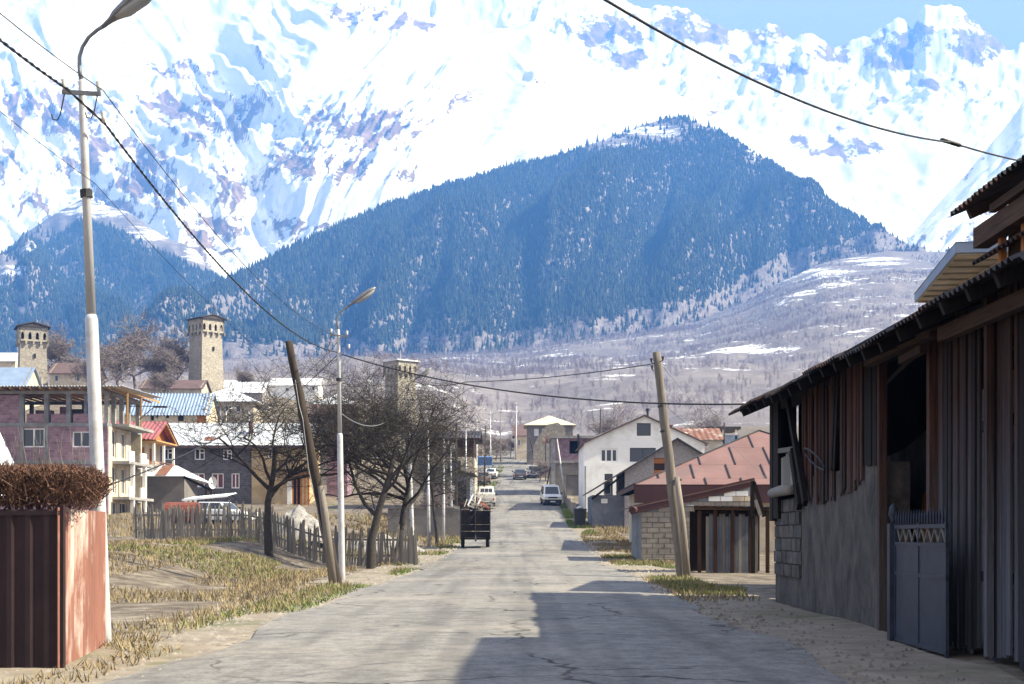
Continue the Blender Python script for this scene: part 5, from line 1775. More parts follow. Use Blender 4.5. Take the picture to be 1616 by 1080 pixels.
part(gg, 'porch_post', 'barn_d', lambda m: (m.box(-.12, .02, .2, .35, az_(781), az_(745)), m.beam((ax_(934), .3, az_(788)), (0, .3, az_(748)), .12, .16)))

# ------------------------------------------------------------ white house
Y0 = 138.0
b = S3(0, Y0, 0); X0 = (922 - CX) / F * Y0; b = Vector((X0, Y0, zgf(X0, Y0) - .3)); z0 = b.z
wh = thing('white_house', 'large white gabled house with three windows right of the street', 'house', b, 0)
def ax_(px): return (px - CX) / F * Y0 - X0
def az_(py): return lz_(py, Y0, z0)
Wd = ax_(1112)
wops = [(ax_(947), ax_(975), az_(730), az_(708)), (ax_(994), ax_(1035), az_(729), az_(707)), (ax_(954), ax_(967), az_(788), az_(748)), (ax_(1060), ax_(1082), az_(730), az_(708))]
zw = az_(700)
m = MB()
wall(m, (0, 0, -1.5), (1, 0, 0), Wd, zw + 1.5, [(a, b_, c + 1.5, d + 1.5) for a, b_, c, d in wops], .3)
wall(m, (Wd, .3, -1.5), (0, 1, 0), 11, zw + 1.5, (), .3)
wall(m, (Wd, 11.6, -1.5), (-1, 0, 0), Wd, zw + 1.5, (), .3)
wall(m, (0, 11.3, -1.5), (0, -1, 0), 11, zw + 1.5, (), .3)
at_ = (ax_(1005), ax_(1027), az_(688), az_(668))
xm_ = Wd / 2; zap = az_(657)
def gz(x): return zw + (zap - zw) * (1 - abs(x - xm_) / xm_)
V_ = lambda x, z: Vector((x, 0, z))
for poly in ([V_(0, zw), V_(at_[0], zw), V_(at_[0], gz(at_[0]))], [V_(at_[0], zw), V_(at_[1], zw), V_(at_[1], at_[2]), V_(at_[0], at_[2])],
             [V_(at_[0], at_[3]), V_(at_[1], at_[3]), V_(at_[1], gz(at_[1])), V_(xm_, zap), V_(at_[0], gz(at_[0]))], [V_(at_[1], zw), V_(Wd, zw), V_(at_[1], gz(at_[1]))]):
    if min((poly[i] - poly[i - 1]).length for i in range(len(poly))) > .01:
        m.ngon_prism(poly, (0, .3, 0))
m.ngon_prism([Vector((0, 11.6, zw)), Vector((Wd, 11.6, zw)), Vector((xm_, 11.6, zap))], (0, -.3, 0))
m.build('wall', M['white_wall'], wh)
window(wh, (0, 0, 0), (1, 0, 0), wops[0], 2, False, 'white', 'glass', .16, .06)
window(wh, (0, 0, 0), (1, 0, 0), wops[1], 1, False, 'metal_dark', 'glass', .06, .12)
window(wh, (0, 0, 0), (1, 0, 0), wops[2], 0, False, 'metal_dark', 'glass', .1, .1, 'door')
window(wh, (0, 0, 0), (1, 0, 0), wops[3], 2, False, 'white', 'glass', .12, .06)
window(wh, (0, 0, 0), (1, 0, 0), at_, 0, False, 'timber', 'glass', .06, .1)
part(wh, 'curtain', 'wood_grey', lambda m: m.box(at_[0] + .1, at_[1] - .1, .3, .33, at_[2] + .05, at_[3] - .4))
rf = gable_y(wh, 'roof_brown', 0, Wd, 0, 11.6, zw + .12, zap + .14, .35, None, .1)
part(rf, 'chimney_pipe', 'metal_dark', lambda m: (m.tube([(xm_ + .6, 3, zap - .6), (xm_ + .6, 3, zap + .8)], .12, 8), m.tube([(xm_ + .6, 3, zap + .8), (xm_ + .6, 3, zap + 1.0)], .2, 8)))
part(rf, 'dormer', 'roof_red', lambda m: (m.box(ax_(1054), ax_(1068), 4, 6.5, zw + .7, az_(672) + .3), sheet_corr(m, (ax_(1052), 3.8, az_(672) + .35), (ax_(1070) - ax_(1052), 0, 0), (0, 3, .1), .2, .05)))
part(wh, 'downpipe', 'blue_wall', lambda m: m.tube([(.1, -.08, -1), (.1, -.08, zw - 2.2)], .06, 6))
part(wh, 'roof_lath', 'white', lambda m: [m.beam((ax_(944) + i * .5, 2, gz(ax_(944)) + .3 + i * .2), (ax_(966) + i * .6, 2, gz(ax_(966)) + .2 + i * .25), .05, .05) for i in range(2)])

house('orange_roof_house', 'house with sunlit orange red ribbed roof just right of the white gable', 1058, 1140, 162, 693, 676, 'beige_wall', 'roof_rust', 9, 'gx', [(1112, 1118, 700, 706)], oh=.3, corr=(.6, .03))
Y0 = 172.0
b = base_at(1114, Y0); z0 = b.z
uf = thing('rooftop_shelter', 'unfinished upper floor with flat dark roof on posts and blue sheet sides', 'building', b, 0)
def ax_(px): return lx_(px, 1114, Y0)
def az_(py): return lz_(py, Y0, z0)
part(uf, 'wall', 'beige_wall', lambda m: m.box(0, ax_(1166), 0, 6, -1, az_(699)))
part(uf, 'sheet_side', 'fascia', lambda m: m.box(ax_(1135), ax_(1166), -.1, .0, az_(702), az_(687)))
part(uf, 'roof', 'slate', lambda m: m.box(-.2, ax_(1168), -.6, 6.3, az_(678), az_(674)))
for px in (1117, 1140, 1160):
    part(uf, 'post', 'white', lambda m: m.box(ax_(px), ax_(px) + .22, -.1, .12, az_(699), az_(678)))
part(uf, 'back_sheet', 'timber', lambda m: m.box(.2, ax_(1150), 5, 5.1, az_(699), az_(678)))

# ------------------------------------------------------------ unfinished brick building further up
Y0 = 165.0
b = base_at(870, Y0); z0 = b.z - .2; b.z = z0
ub = thing('unfinished_building', 'unfinished concrete frame building with pink brick infill by the parked van', 'building', b, 0)
def ax_(px): return lx_(px, 870, Y0)
def az_(py): return lz_(py, Y0, z0)
Wu = ax_(928)
m = MB()
uo = (ax_(892), ax_(907), az_(716) - az_(727), az_(696) - az_(727))
wall(m, (.5, .1, az_(727)), (1, 0, 0), Wu - .5, az_(692) - az_(727), [uo], .25)
m.build('wall', M['brick_pink'], ub)
m = MB()
wall(m, (.5, .15, -1), (1, 0, 0), Wu - .5, az_(731) + 1, [(1.2, 3.9, 1.1, 3.6)], .25)
wall(m, (0, 8.8, -1), (0, -1, 0), 8.4, az_(731) + 1, (), .25)
wall(m, (0, 8.8, az_(727)), (0, -1, 0), 8.4, az_(692) - az_(727), [(2, 4, .8, 2.2)], .25)
m.build('wall', M['brick_light'], ub)
part(ub, 'garage_door', 'mottled', lambda m: m.box(1.72, 4.38, .3, .34, .1, 2.6))
part(ub, 'interior', 'dark', lambda m: (m.box(.6, Wu - .1, 1.5, 1.6, az_(727), az_(692)), m.box(.3, .4, .6, 8.5, az_(727), az_(692))))
part(ub, 'floor_slab', 'concrete', lambda m: m.box(-.05, Wu + .3, -.1, 8.8, az_(731), az_(727)))
part(ub, 'roof_slab', 'concrete', lambda m: m.box(-.1, Wu + .9, -.3, 9, az_(692), az_(688)))
part(ub, 'column', 'concrete', lambda m: (m.box(0, .48, -.02, .4, -1, az_(731)), m.box(0, .48, -.02, .4, az_(727), az_(692))))
part(ub, 'timber_prop', 'timber', lambda m: m.beam((-.9, -.4, -.6), (-.1, -.3, az_(737)), .14, .14))
part(ub, 'steel_post', 'metal_dark', lambda m: m.beam((ax_(919), -.6, az_(768)), (ax_(912), -.6, az_(686)), .24, .24))

house('grey_hip_house', 'grey rendered house with pale pyramid roof at the top of the street', 832, 904, 250, 671, 656, 'mottled', 'cream', 8, 'hip', [(843, 850, 677, 688), (856, 863, 677, 687)], 'white', 'roof_white', .6)
house('end_house', 'small cream house with red brown roof where the street bends', 812, 838, 276, 686, 671, 'cream', 'roof_brown', 7, 'gx', [(817, 821, 694, 704)])
ru = tag(part(None, 'stone_ruin', 'rubble', lambda m: (m.ngon_prism([Vector((0, 0, -1)), Vector((4.6, 0, -1)), Vector((4.6, 0, 7.2)), Vector((3.5, 0, 8.0)), Vector((2, 0, 7.7)), Vector((.8, 0, 6.2)), Vector((0, 0, 4.6))], (0, 5, 0)))), 'dark rubble stone ruin left of the brick building up the street', 'ruin')
ru.location = base_at(842, 205, 0)
sg = thing('street_sign', 'small faded red panel on a post in front of the stone ruin', 'sign', base_at(861, 198))
part(sg, 'panel', 'roof_rust', lambda m: m.box(-.5, .5, -.1, -.05, 5.2, 6.2))
part(sg, 'post', 'metal_dark', lambda m: m.tube([(0, 0, 0), (0, 0, 5.9)], .06, 6))
# sunlit stone wall at the bend, left
sw = tag(part(None, 'stone_wall', 'drystone', lambda m: (m.obox((0, 0, -.5), (.5, 0, 0), (1.2, 44, 0), (0, 0, 2.6)))), 'sunlit pale stone wall along the left where the street climbs', 'wall')
pw_ = S3(-9.3, 252, 0); sw.location = (pw_.x, pw_.y, zgf(pw_.x, 252) + .6)
sw.rotation_euler = (math.atan(.088), 0, 0)
# ------------------------------------------------------------ lamp posts, poles
def lamp_post(label, px, Y0, lean=0.0, group='grey street lamp posts', rz=0.0, full=True, dz=0.0):
    p = G(px, Y0)
    o = thing('lamp_post', label, 'lamp post', p, rz, group)
    o.rotation_euler = (0, lean, rz)
    part(o, 'base_tube', 'pole_metal', lambda m: m.tube([(0, 0, -.3), (0, 0, .3), (0, 0, 4.38), (0, 0, 4.45)], [.1, .096, .086, .066], 14), True)
    part(o, 'shaft', 'pole_metal', lambda m: m.tube([(0, 0, 4.45), (0, 0, 7.55), (0, 0, 7.6)], [.064, .05, .028], 12), True)
    part(o, 'band', 'metal_dark', lambda m: m.tube([(0, 0, 6.02), (0, 0, 6.12)], .085, 10))
    if full:
        ca = part(o, 'crossarm', 'metal', lambda m: m.beam((-.24, -.09, 7.42), (.28, -.09, 7.36), .05, .05))
        for x, z in ((-.21, 7.45), (.26, 7.39), (.31, 6.98)):
            part(o, 'insulator', 'porcelain', lambda m: m.tube([(x, -.09, z), (x, -.09, z + .06), (x, -.09, z + .07), (x, -.09, z + .13), (x, -.09, z + .15)], [.02, .035, .028, .04, .012], 8), True)
        for x0 in (-.21, .25):
            part(o, 'hook', 'metal_dark', lambda m: m.tube([(x0, -.09, 7.4), (x0 - .07, -.09, 7.12), (x0 - .11, -.09, 7.05), (x0 - .17, -.09, 7.06), (x0 - .19, -.09, 7.13)], .009, 5))
    pts = [Vector((0, 0, 7.55)), Vector((-.025, 0, 7.72)), Vector((-.02, 0, 7.9)), Vector((.03, 0, 8.04)), Vector((.12, 0, 8.16)), Vector((.24, 0, 8.25)), Vector((.36, 0, 8.31))]
    part(o, 'arm', 'metal', lambda m: m.tube(pts, [.03, .029, .027, .026, .025, .025, .03], 8), True)
    # cobra head: flat pear-shaped housing with a lens below
    d = Vector((.82, 0, .56)).normalized(); sd = Vector((0, 1, 0)); up = sd.cross(d) * -1
    if up.z < 0:
        up = -up
    o0 = Vector((.32, 0, 8.28))
    hm = MB(); lm = MB()
    prof = [(0, .035, .035, .035), (.12, .055, .05, .04), (.25, .11, .09, .06), (.5, .15, .115, .07), (.78, .155, .11, .065), (.95, .12, .075, .05), (1.02, .05, .035, .02)]
    n = 10
    for k, (a, w, hu, hd) in enumerate(prof):
        for i in range(n):
            an = 2 * math.pi * i / n
            c, s_ = math.cos(an), math.sin(an)
            hm.v.append(o0 + d * a + sd * (w * c) + up * ((hu if s_ > 0 else hd * .35) * s_))
    for k in range(len(prof) - 1):
        for i in range(n):
            q = k * n + i; r_ = k * n + (i + 1) % n
            hm.f.append((q, r_, r_ + n, q + n))
    hm.f.append(tuple(range(n))[::-1]); hm.f.append(tuple((len(prof) - 1) * n + i for i in range(n)))
    hd_ = hm.build('lamp_head', M['metal'], o, True)
    for k, (a, w, dd) in enumerate([(.22, .08, .01), (.38, .12, .09), (.66, .13, .11), (.88, .1, .07), (.97, .03, .01)]):
        for i in range(n):
            an = 2 * math.pi * i / n
            lm.v.append(o0 + d * a + sd * (w * math.cos(an)) + up * (-.012 + dd * min(0, math.sin(an))))
    for k in range(4):
        for i in range(n):
            q = k * n + i; r_ = k * n + (i + 1) % n
            lm.f.append((q, r_, r_ + n, q + n))
    lm.build('lens', M['lens'], hd_, True)
    return o


lamp_post('nearest lamp post, tall and grey with hooks and curved arm at the left', 165, 19.0, R(-2.35), rz=R(-4))
lamp_post('second lamp post from the camera, right of the leaning wooden pole', 540, 43.0, R(-.9), rz=R(8))
lamp_post('third lamp post from the camera, standing before the tangled bare trees', 652, 66.0, R(-1.9), rz=R(10))
# lines of thinner poles receding up the street
PO = [(677, 80.5, 7.4, .075, 'pole_metal', -.6, 'slim grey pole, first after the third lamp post'), (700, 93, 6.6, .075, 'pole_metal', .2, 'slim grey pole, second after the third lamp post'),
      (713, 103, 6.3, .075, 'pole_metal', -.8, 'slim grey pole leaning left, just before the brown wooden one'), (720, 109, 8.2, .1, 'pole_brown', .0, 'brown wooden pole standing among the slim grey poles'),
      (736, 125, 8.4, .08, 'pole_metal', -.3, 'slim grey pole just right of the brown wooden pole'), (752, 149, 9.0, .085, 'pole_metal', .2, 'grey pole beside the parked brown car'),
      (764, 176, 8.0, .09, 'pole_brown', 1.5, 'thin dark pole behind the blue topped truck'), (774, 214, 9.5, .1, 'pole_metal', .0, 'far grey pole left of the stone wall'),
      (790, 262, 9.5, .1, 'wood_grey', .0, 'far grey pole among bare bushes above the stone wall'), (814, 272, 11.0, .12, 'pole_metal', .8, 'farthest pale pole by the small cream house at the bend')]
for px, Y0, hgt, r_, mt, ln_, lab in PO:
    o = thing('utility_pole', lab, 'pole', G(px, Y0), 0, 'poles along the left of the street')
    o.rotation_euler = (0, R(ln_), 0)
    part(o, 'shaft', mt, lambda m: m.tube([(0, 0, -.3), (0, 0, hgt * .45), (0, 0, hgt * .455), (0, 0, hgt)], [r_ * 1.25, r_ * 1.15, r_ * .9, r_ * .65], 8), True)
    part(o, 'crossarm', 'metal', lambda m: m.beam((-.35, -.1, hgt - .35), (.35, -.1, hgt - .35), .06, .06))
    for x in (-.3, .3):
        part(o, 'insulator', 'porcelain', lambda m: m.tube([(x, -.1, hgt - .32), (x, -.1, hgt - .15)], [.04, .03], 6))
for px0, py0, px1, py1, Y0, r_, mt, lab in ((848, 745, 836, 690, 212, .12, 'pole_brown', 'leaning dark wooden pole in front of the stone ruin'),
                                            (893, 790, 879, 693, 150, .085, 'pole_metal', 'thin pale pole leaning left by the unfinished building'),
                                            (947, 690, 948, 646, 185, .1, 'pole_brown', 'short dark pole above the roof of the white house'),
                                            (1143, 720, 1143, 668, 160, .1, 'pole_brown', 'dark pole right of the orange red roof')):
    a, b_ = P(px0, py0, Y0), P(px1, py1, Y0)
    g = Vector((a.x, a.y, zgf(a.x, Y0)))
    o = thing('wooden_pole' if 'brown' in mt else 'utility_pole', lab, 'pole', g)
    dirv = b_ - a
    if a.z > g.z:
        a2 = a - dirv * ((a.z - g.z + .3) / dirv.z)
    else:
        a2 = a
    part(o, 'shaft', mt, lambda m: m.tube([a2 - g, (a2.lerp(b_, .5)) - g, b_ - g], [r_ * 1.15, r_, r_ * .75], 8), True)
    part(o, 'cap', 'metal', lambda m: m.tube([b_ - g, b_ - g + Vector((0, 0, .1))], r_ * .9, 8))


def wood_pole(label, top, bot, Y0, r0, r1, mt, seed):
    rnd = random.Random(seed)
    a, b_ = P(*bot, Y0), P(*top, Y0)
    zg_ = zgf(a.x, Y0)
    f = (zg_ - .4 - a.z) / (b_.z - a.z)
    a = a + (b_ - a) * f
    g = Vector((a.x, a.y, zg_))
    o = thing('wooden_pole', label, 'pole', g)
    n = 14
    pts = [a.lerp(b_, i / n) - g + Vector((rnd.uniform(-.015, .015), rnd.uniform(-.015, .015), 0)) for i in range(n + 1)]
    part(o, 'shaft', mt, lambda m: m.tube(pts, [(r0 + (r1 - r0) * i / n) * rnd.uniform(.95, 1.05) for i in range(n + 1)], 12), True)
    return o, g, a, b_


lp, g, a, b_ = wood_pole('dark wooden pole leaning left behind the fruit tree', (456, 539), (510, 815), 40.0, .17, .105, 'pole_brown', 1)
part(lp, 'stake', 'pole_wood', lambda m: m.tube([P(526, 925, 39.7) - g, P(513, 815, 39.7) - g, P(506, 767, 39.7) - g], [.12, .11, .09], 10), True)
part(lp, 'tie_wire', 'wire_grey', lambda m: m.tube([P(466, 600, 39.7) - g, P(472, 640, 39.7) - g, P(478, 662, 39.7) - g, P(487, 740, 39.7) - g, P(500, 800, 39.7) - g, P(516, 880, 39.7) - g], .012, 5))
lp, g, a, b_ = wood_pole('weathered grey wooden pole with stub, before the red roof', (1036, 556), (1066, 816), 45.0, .185, .12, 'pole_wood', 2)
part(lp, 'stub_post', 'pole_wood', lambda m: m.tube([P(1085, 915, 44.6) - g, P(1076, 815, 44.6) - g, P(1068, 753, 44.6) - g], [.12, .105, .085], 10), True)
part(lp, 'binding', 'metal_dark', lambda m: [m.tube([P(px, py, 45) - g, P(px + .4, py + 3, 45) - g], r_, 10) for px, py, r_ in ((1045, 640, .15), (1049, 679, .155), (1067, 757, .185))])
part(lp, 'insulator', 'metal_dark', lambda m: [m.tube([P(px, py, 44.8) - g, P(px + dx, py - 3, 44.8) - g, P(px + dx, py - 9, 44.8) - g], [.012, .02, .05], 7) for px, py, dx in ((1033, 575, -5), (1040, 572, 6), (1032, 586, -3))])


def cable(label, pts, r_, mat='black', twist=False, name='power_cable', sag=0.0, n=28, group='overhead cables'):
    """pts: 3D points; parabolic sag between successive pairs"""
    P3 = []
    for i in range(len(pts) - 1):
        a, b_ = Vector(pts[i]), Vector(pts[i + 1])
        sg_ = sag[i] if hasattr(sag, '__len__') else sag
        for k in range(n + (1 if i == len(pts) - 2 else 0)):
            t = k / n
            P3.append(a.lerp(b_, t) - Vector((0, 0, sg_ * 4 * t * (1 - t))))
    m = MB()
    if twist:
        fine = []
        for i in range(len(P3) - 1):
            for k in range(8):
                fine.append(P3[i].lerp(P3[i + 1], k / 8))
        fine.append(P3[-1])
        L = 0; ph = [0]
        for i in range(1, len(fine)):
            L += (fine[i] - fine[i - 1]).length
            ph.append(L / twist * 2 * math.pi)
        for o_ in (0, math.pi):
            q = []
            for p, f in zip(fine, ph):
                q.append(p + Vector((math.cos(f + o_), 0, math.sin(f + o_))) * r_ * .85)
            m.tube(q, r_, 5)
    else:
        m.tube(P3, r_, 5)
    o = m.build(name, M[mat], None, True)
    return tag(o, label, 'cable', group)


A1 = P(166, 196, 19); A2 = P(531, 556, 43)
cable('thick twisted black cable sagging from upper left past the nearest lamp post', [P(-420, -330, 11), P(105, 140, 18.6), A1, A2], .0115, 'black', .42, sag=[.15, 0, .62], n=26)
cable('thin black wire from the nearest lamp post top down to the second', [P(-300, -245, 11), P(163, 143, 19), P(532, 531, 43)], .007, 'black', sag=[.1, .55])
cable('hairline wire crossing low behind the nearest lamp post', [P(-160, 40, 14), P(150, 290, 19), P(532, 640, 43)], .0045, 'black', sag=[.05, .35])
cable('heavy black cable from second lamp post across the street to the barn eave', [P(541, 560, 43), P(1176, 638, 31.2)], .019, 'black', sag=.42, n=40)
cable('black cable from the grey wooden pole to the bare trees on the left', [P(1033, 574, 45), P(735, 603, 58), P(646, 600, 66)], .016, 'black', sag=[.12, .2])
cable('black wire overhead at upper right running to the raised loft', [P(850, -66, 9), P(1500, 225, 15.2), P(1650, 262, 16.4)], .0105, 'black', sag=[.22, .02])
cj = tag(part(None, 'cable_joint', 'black', lambda m: m.tube([P(1484, 220, 15.17), P(1487, 221, 15.17), P(1514, 229.5, 15.27), P(1517, 230.5, 15.27)], [.012, .024, .024, .012], 8), True), 'thick sleeve joint on the upper right wire', 'cable joint')
cable('grey slack cable looping between second and third lamp posts', [P(540, 654, 43), P(641, 629, 66)], .016, 'wire_grey', sag=.75, n=30)
cable('black cable rising from the hedge to the second lamp post', [P(168, 767, 19.2), P(404, 653, 34), P(533, 540, 43)], .012, 'black', sag=[.12, .12])
cable('second black cable fanning from the second lamp post to the left', [P(290, 752, 60), P(533, 560, 43)], .013, 'black', sag=.3)
cable('faint wire straight across the view behind the second lamp post', [P(462, 605, 52), P(540, 605, 43), P(760, 612, 80)], .008, 'black', sag=[.1, .3])
cable('pale thin stay wire from grey wooden pole down to the woodshed', [P(1043, 575, 45), P(1214, 760, 48)], .007, 'wire_grey', sag=.15)
cable('thin wire from the white house to the dark pole by the orange roof', [P(1050, 640, 100), P(1143, 703, 158), P(1215, 722, 120)], .012, 'black', sag=[.4, .5])
cable('pale cable strung low across the street from the unfinished building', [P(755, 749, 150), P(886, 728, 150), P(935, 700, 150)], .02, 'wire_grey', sag=[.9, .1])
cable('thin pale cable from the red panel over the street', [P(774, 716, 214), P(861, 703, 198)], .03, 'wire_grey', sag=.5)


# ------------------------------------------------------------ vehicles
import bmesh


def bev(mb, w=.05, seg=2):
    bm = bmesh.new()
    vs_ = [bm.verts.new(v) for v in mb.v]
    for f in mb.f:
        try:
            bm.faces.new([vs_[i] for i in f])
        except ValueError:
            pass
    bmesh.ops.remove_doubles(bm, verts=bm.verts, dist=.0005)
    bmesh.ops.recalc_face_normals(bm, faces=bm.faces)
    es = [e for e in bm.edges if len(e.link_faces) == 2 and e.calc_face_angle() > .35]
    bmesh.ops.bevel(bm, geom=es, offset=w, segments=seg, affect='EDGES', profile=.6)
    out = MB()
    bm.verts.index_update()
    out.v = [v.co.copy() for v in bm.verts]
    out.f = [tuple(v.index for v in f.verts) for f in bm.faces]
    bm.free()
    return out


def car(label, px, Y0, rz, paint, low, cab, W, glass_rows, name='parked_car', cat='car', wheels=(.85, -.95), wr=.33, tail=False, bed=None, cabpaint=None, lower=None, extra=None, group='vehicles parked along the street', spare=False):
    """low: side outline (y,z) of the body, front at -y.  cab: (y front bottom, y front top, y rear top, y rear bottom, z0, z1, width top)"""
    loc = G(px, Y0, .06)
    o = thing(name, label, cat, loc, rz, group)
    # sit on the slope of the street
    o.rotation_euler = (math.atan((zgf(loc.x, Y0 + 2) - zgf(loc.x, Y0 - 2)) / 4) * math.cos(rz), 0, rz)
    h = W / 2
    m = MB(); m.ngon_prism([Vector((-h, y, z)) for y, z in low], (W, 0, 0))
    body = bev(m, .06).build('body', paint, o, True)
    yfb, yft, yrt, yrb, z0, z1, wt = cab
    m = MB(); t_ = wt / 2; hb = h - .04
    cv = [Vector((-hb, yfb, z0)), Vector((hb, yfb, z0)), Vector((hb, yrb, z0)), Vector((-hb, yrb, z0)), Vector((-t_, yft, z1)), Vector((t_, yft, z1)), Vector((t_, yrt, z1)), Vector((-t_, yrt, z1))]
    m.add(cv, [(3, 2, 1, 0), (4, 5, 6, 7), (0, 1, 5, 4), (1, 2, 6, 5), (2, 3, 7, 6), (3, 0, 4, 7)])
    bev(m, .05).build('cabin', cabpaint or paint, o, True)

    def glass(nm, a, b_, c, d, u0, u1, v0, v1):
        def q(u, v):
            return a.lerp(b_, u).lerp(d.lerp(c, u), v)
        nrm = (b_ - a).cross(d - a).normalized() * .014
        m = MB(); p = [q(u0, v0), q(u1, v0), q(u1, v1), q(u0, v1)]
        m.ngon_prism([x - nrm * .3 for x in p], nrm * 1.3)
        m.build(nm, M['glass'], o)
    if 'f' in glass_rows:
        glass('windscreen', cv[0], cv[1], cv[5], cv[4], .08, .92, .1, .9)
    if 'r' in glass_rows:
        glass('rear_window', cv[2], cv[3], cv[7], cv[6], .12, .88, .2, .88)
    if 'k' in glass_rows:
        for u0, u1 in ((.12, .36), (.4, .62), (.66, .88)):
            glass('rear_window', cv[2], cv[3], cv[7], cv[6], u0, u1, .42, .8)
    if 's' in glass_rows:
        for (a, b_, c, d) in ((cv[1], cv[2], cv[6], cv[5]), (cv[3], cv[0], cv[4], cv[7])):
            glass('side_window', a, b_, c, d, .08, .47, .15, .88); glass('side_window', a, b_, c, d, .52, .92, .15, .88)
    for y in wheels:
        for s_ in (-1, 1):
            wq = MB(); wq.tube([(s_ * (h - .2), y, wr), (s_ * (h - .17), y, wr), (s_ * (h - .02), y, wr), (s_ * (h + .01), y, wr)], [wr * .9, wr, wr, wr * .9], 16)
            w_ = wq.build('wheel', M['tyre'], o, True)
            part(w_, 'rim', 'rim', lambda m: m.tube([(s_ * (h - .0), y, wr), (s_ * (h + .018), y, wr)], [wr * .6, wr * .5], 12))
    yf = min(y for y, z in low); yr = max(y for y, z in low)
    zl = max(z for y, z in low) * .78
    for s_ in (-1, 1):
        part(o, 'headlight', 'head_lamp', lambda m: m.box(s_ * (h - .1), s_ * (h - .42), yf - .012, yf + .05, zl - .1, zl + .06))
        part(o, 'tail_light', 'red_lamp', lambda m: m.box(s_ * (h - .06), s_ * (h - .26), yr - .05, yr + .012, zl - .1, zl + .1))
    part(o, 'bumper', 'trim', lambda m: m.box(-h + .02, h - .02, yf - .09, yf + .05, .3, .5))
    part(o, 'bumper', 'trim', lambda m: m.box(-h + .02, h - .02, yr - .05, yr + .09, .32, .52))
    part(o, 'number_plate', 'white', lambda m: m.box(-.26, .26, yf - .105, yf - .09, .38, .49))
    part(o, 'number_plate', 'white', lambda m: m.box(-.26, .26, yr + .09, yr + .105, .5, .61))
    part(o, 'grille', 'trim', lambda m: m.box(-h + .45, h - .45, yf - .015, yf + .05, zl - .12, zl + .04))
    for s_ in (-1, 1):
        part(o, 'mirror', 'trim', lambda m: m.box(s_ * (h + .0), s_ * (h + .17), yfb + .12, yfb + .22, z0 + .08, z0 + .25))
    if spare:
        w_ = part(o, 'spare_wheel', 'tyre', lambda m: m.tube([(0, yr + .02, .95), (0, yr + .22, .95)], .34, 16), True)
        part(w_, 'rim', 'rim', lambda m: m.tube([(0, yr + .22, .95), (0, yr + .235, .95)], .2, 12))
    if lower:
        part(o, 'lower_trim', lower, lambda m: (m.box(-h - .012, h + .012, yf + .1, yr - .1, .28, .62), m.box(-h + .02, h - .02, yf - .06, yf + .02, .28, .66)))
    if extra:
        extra(o, h, yf, yr)
    return o


PW = m_paint('white_car_paint', (.72, .73, .74)); PB = m_paint('black_car_paint', (.02, .022, .028)); PS = m_paint('silver_car_paint', (.42, .44, .46)); PN = m_paint('brown_car_paint', (.24, .19, .15)); PBL = m_paint('blue_truck_paint', (.03, .11, .42)); PDB = m_paint('dark_blue_car_paint', (.03, .04, .08))
sedan = [(-2.1, .3), (2.1, .3), (2.15, .7), (2.05, .95), (1.2, 1.0), (-1.0, .95), (-2.0, .78), (-2.15, .6)]
van_ = [(-2.3, .3), (2.3, .3), (2.35, 1.1), (-1.3, 1.15), (-2.25, .95), (-2.35, .6)]
suv = [(-2.1, .38), (2.1, .38), (2.12, 1.1), (-1.0, 1.1), (-2.05, 1.0), (-2.12, .7)]
car('white delivery van with dark lower trim facing the camera on the right', 869, 149, R(4), PW, van_, (-1.5, -.7, 2.2, 2.32, 1.08, 1.98, 1.5), 1.85, 'fs', 'parked_van', 'van', (-1.45, 1.4), .33, lower='trim')
car('black hatchback parked in mid street, seen from behind', 820, 200, R(184), PB, sedan, (-.9, -.3, 1.3, 1.95, .93, 1.45, 1.25), 1.72, 'frs')
car('silver off-road car with spare wheel beside the black hatchback', 842, 205, R(178), PS, suv, (-.9, -.5, 1.95, 2.08, 1.05, 1.82, 1.5), 1.78, 'frs', wheels=(-1.35, 1.3), wr=.38, spare=True)


def pickup_bed(o, h, yf, yr):
    part(o, 'cargo_bed', 'white', lambda m: (m.box(-h, -h + .05, .15, yr, 1.0, 1.35), m.box(h - .05, h, .15, yr, 1.0, 1.35), m.box(-h + .05, h - .05, yr - .05, yr, .6, 1.3)))


car('white pickup truck seen from behind, nearest vehicle on the left', 767.5, 147, R(181), PW, [(-2.3, .4), (2.3, .4), (2.3, 1.0), (-1.3, 1.0), (-2.25, .95), (-2.35, .6)], (-1.5, -.9, -.05, .1, .98, 1.95, 1.5), 1.8, 'fks', 'parked_pickup', 'pickup', (-1.5, 1.3), .36, extra=pickup_bed)
car('brown estate car on the left, behind the white pickup', 764, 188, R(180), PN, suv, (-.9, -.4, 1.9, 2.06, 1.05, 1.7, 1.4), 1.78, 'frs', wr=.36)


def truck_box(o, h, yf, yr):
    part(o, 'tarpaulin', 'roof_bluev', lambda m: m.box(-h - .05, h + .05, -.6, 3.0, .95, 2.75))
    part(o, 'tailboard', 'white', lambda m: m.box(-h, h, 3.0, 3.06, .8, 1.5))


car('white truck with bright blue cover parked on the left up the street', 766, 214, R(180), PW, [(-2.9, .5), (3.0, .5), (3.0, .95), (-1.6, .95), (-2.9, 1.1)], (-2.85, -2.5, -1.0, -.95, 1.05, 2.4, 1.7), 2.0, 'fs', 'parked_truck', 'truck', (-1.9, 1.8), .42, extra=truck_box)
car('white car squeezed beside the blue covered truck', 775.5, 203, R(177), PW, sedan, (-.9, -.3, 1.3, 1.95, .93, 1.45, 1.25), 1.7, 'frs')
car('far dark blue car at the bend of the street', 830, 292, R(170), PDB, sedan, (-.9, -.3, 1.3, 1.95, .93, 1.45, 1.25), 1.7, 'frs')
car('white car under the carport behind the picket fence', 350, 90, R(70), PW, sedan, (-.9, -.3, 1.3, 1.95, .93, 1.45, 1.25), 1.7, 'frs', group=None)

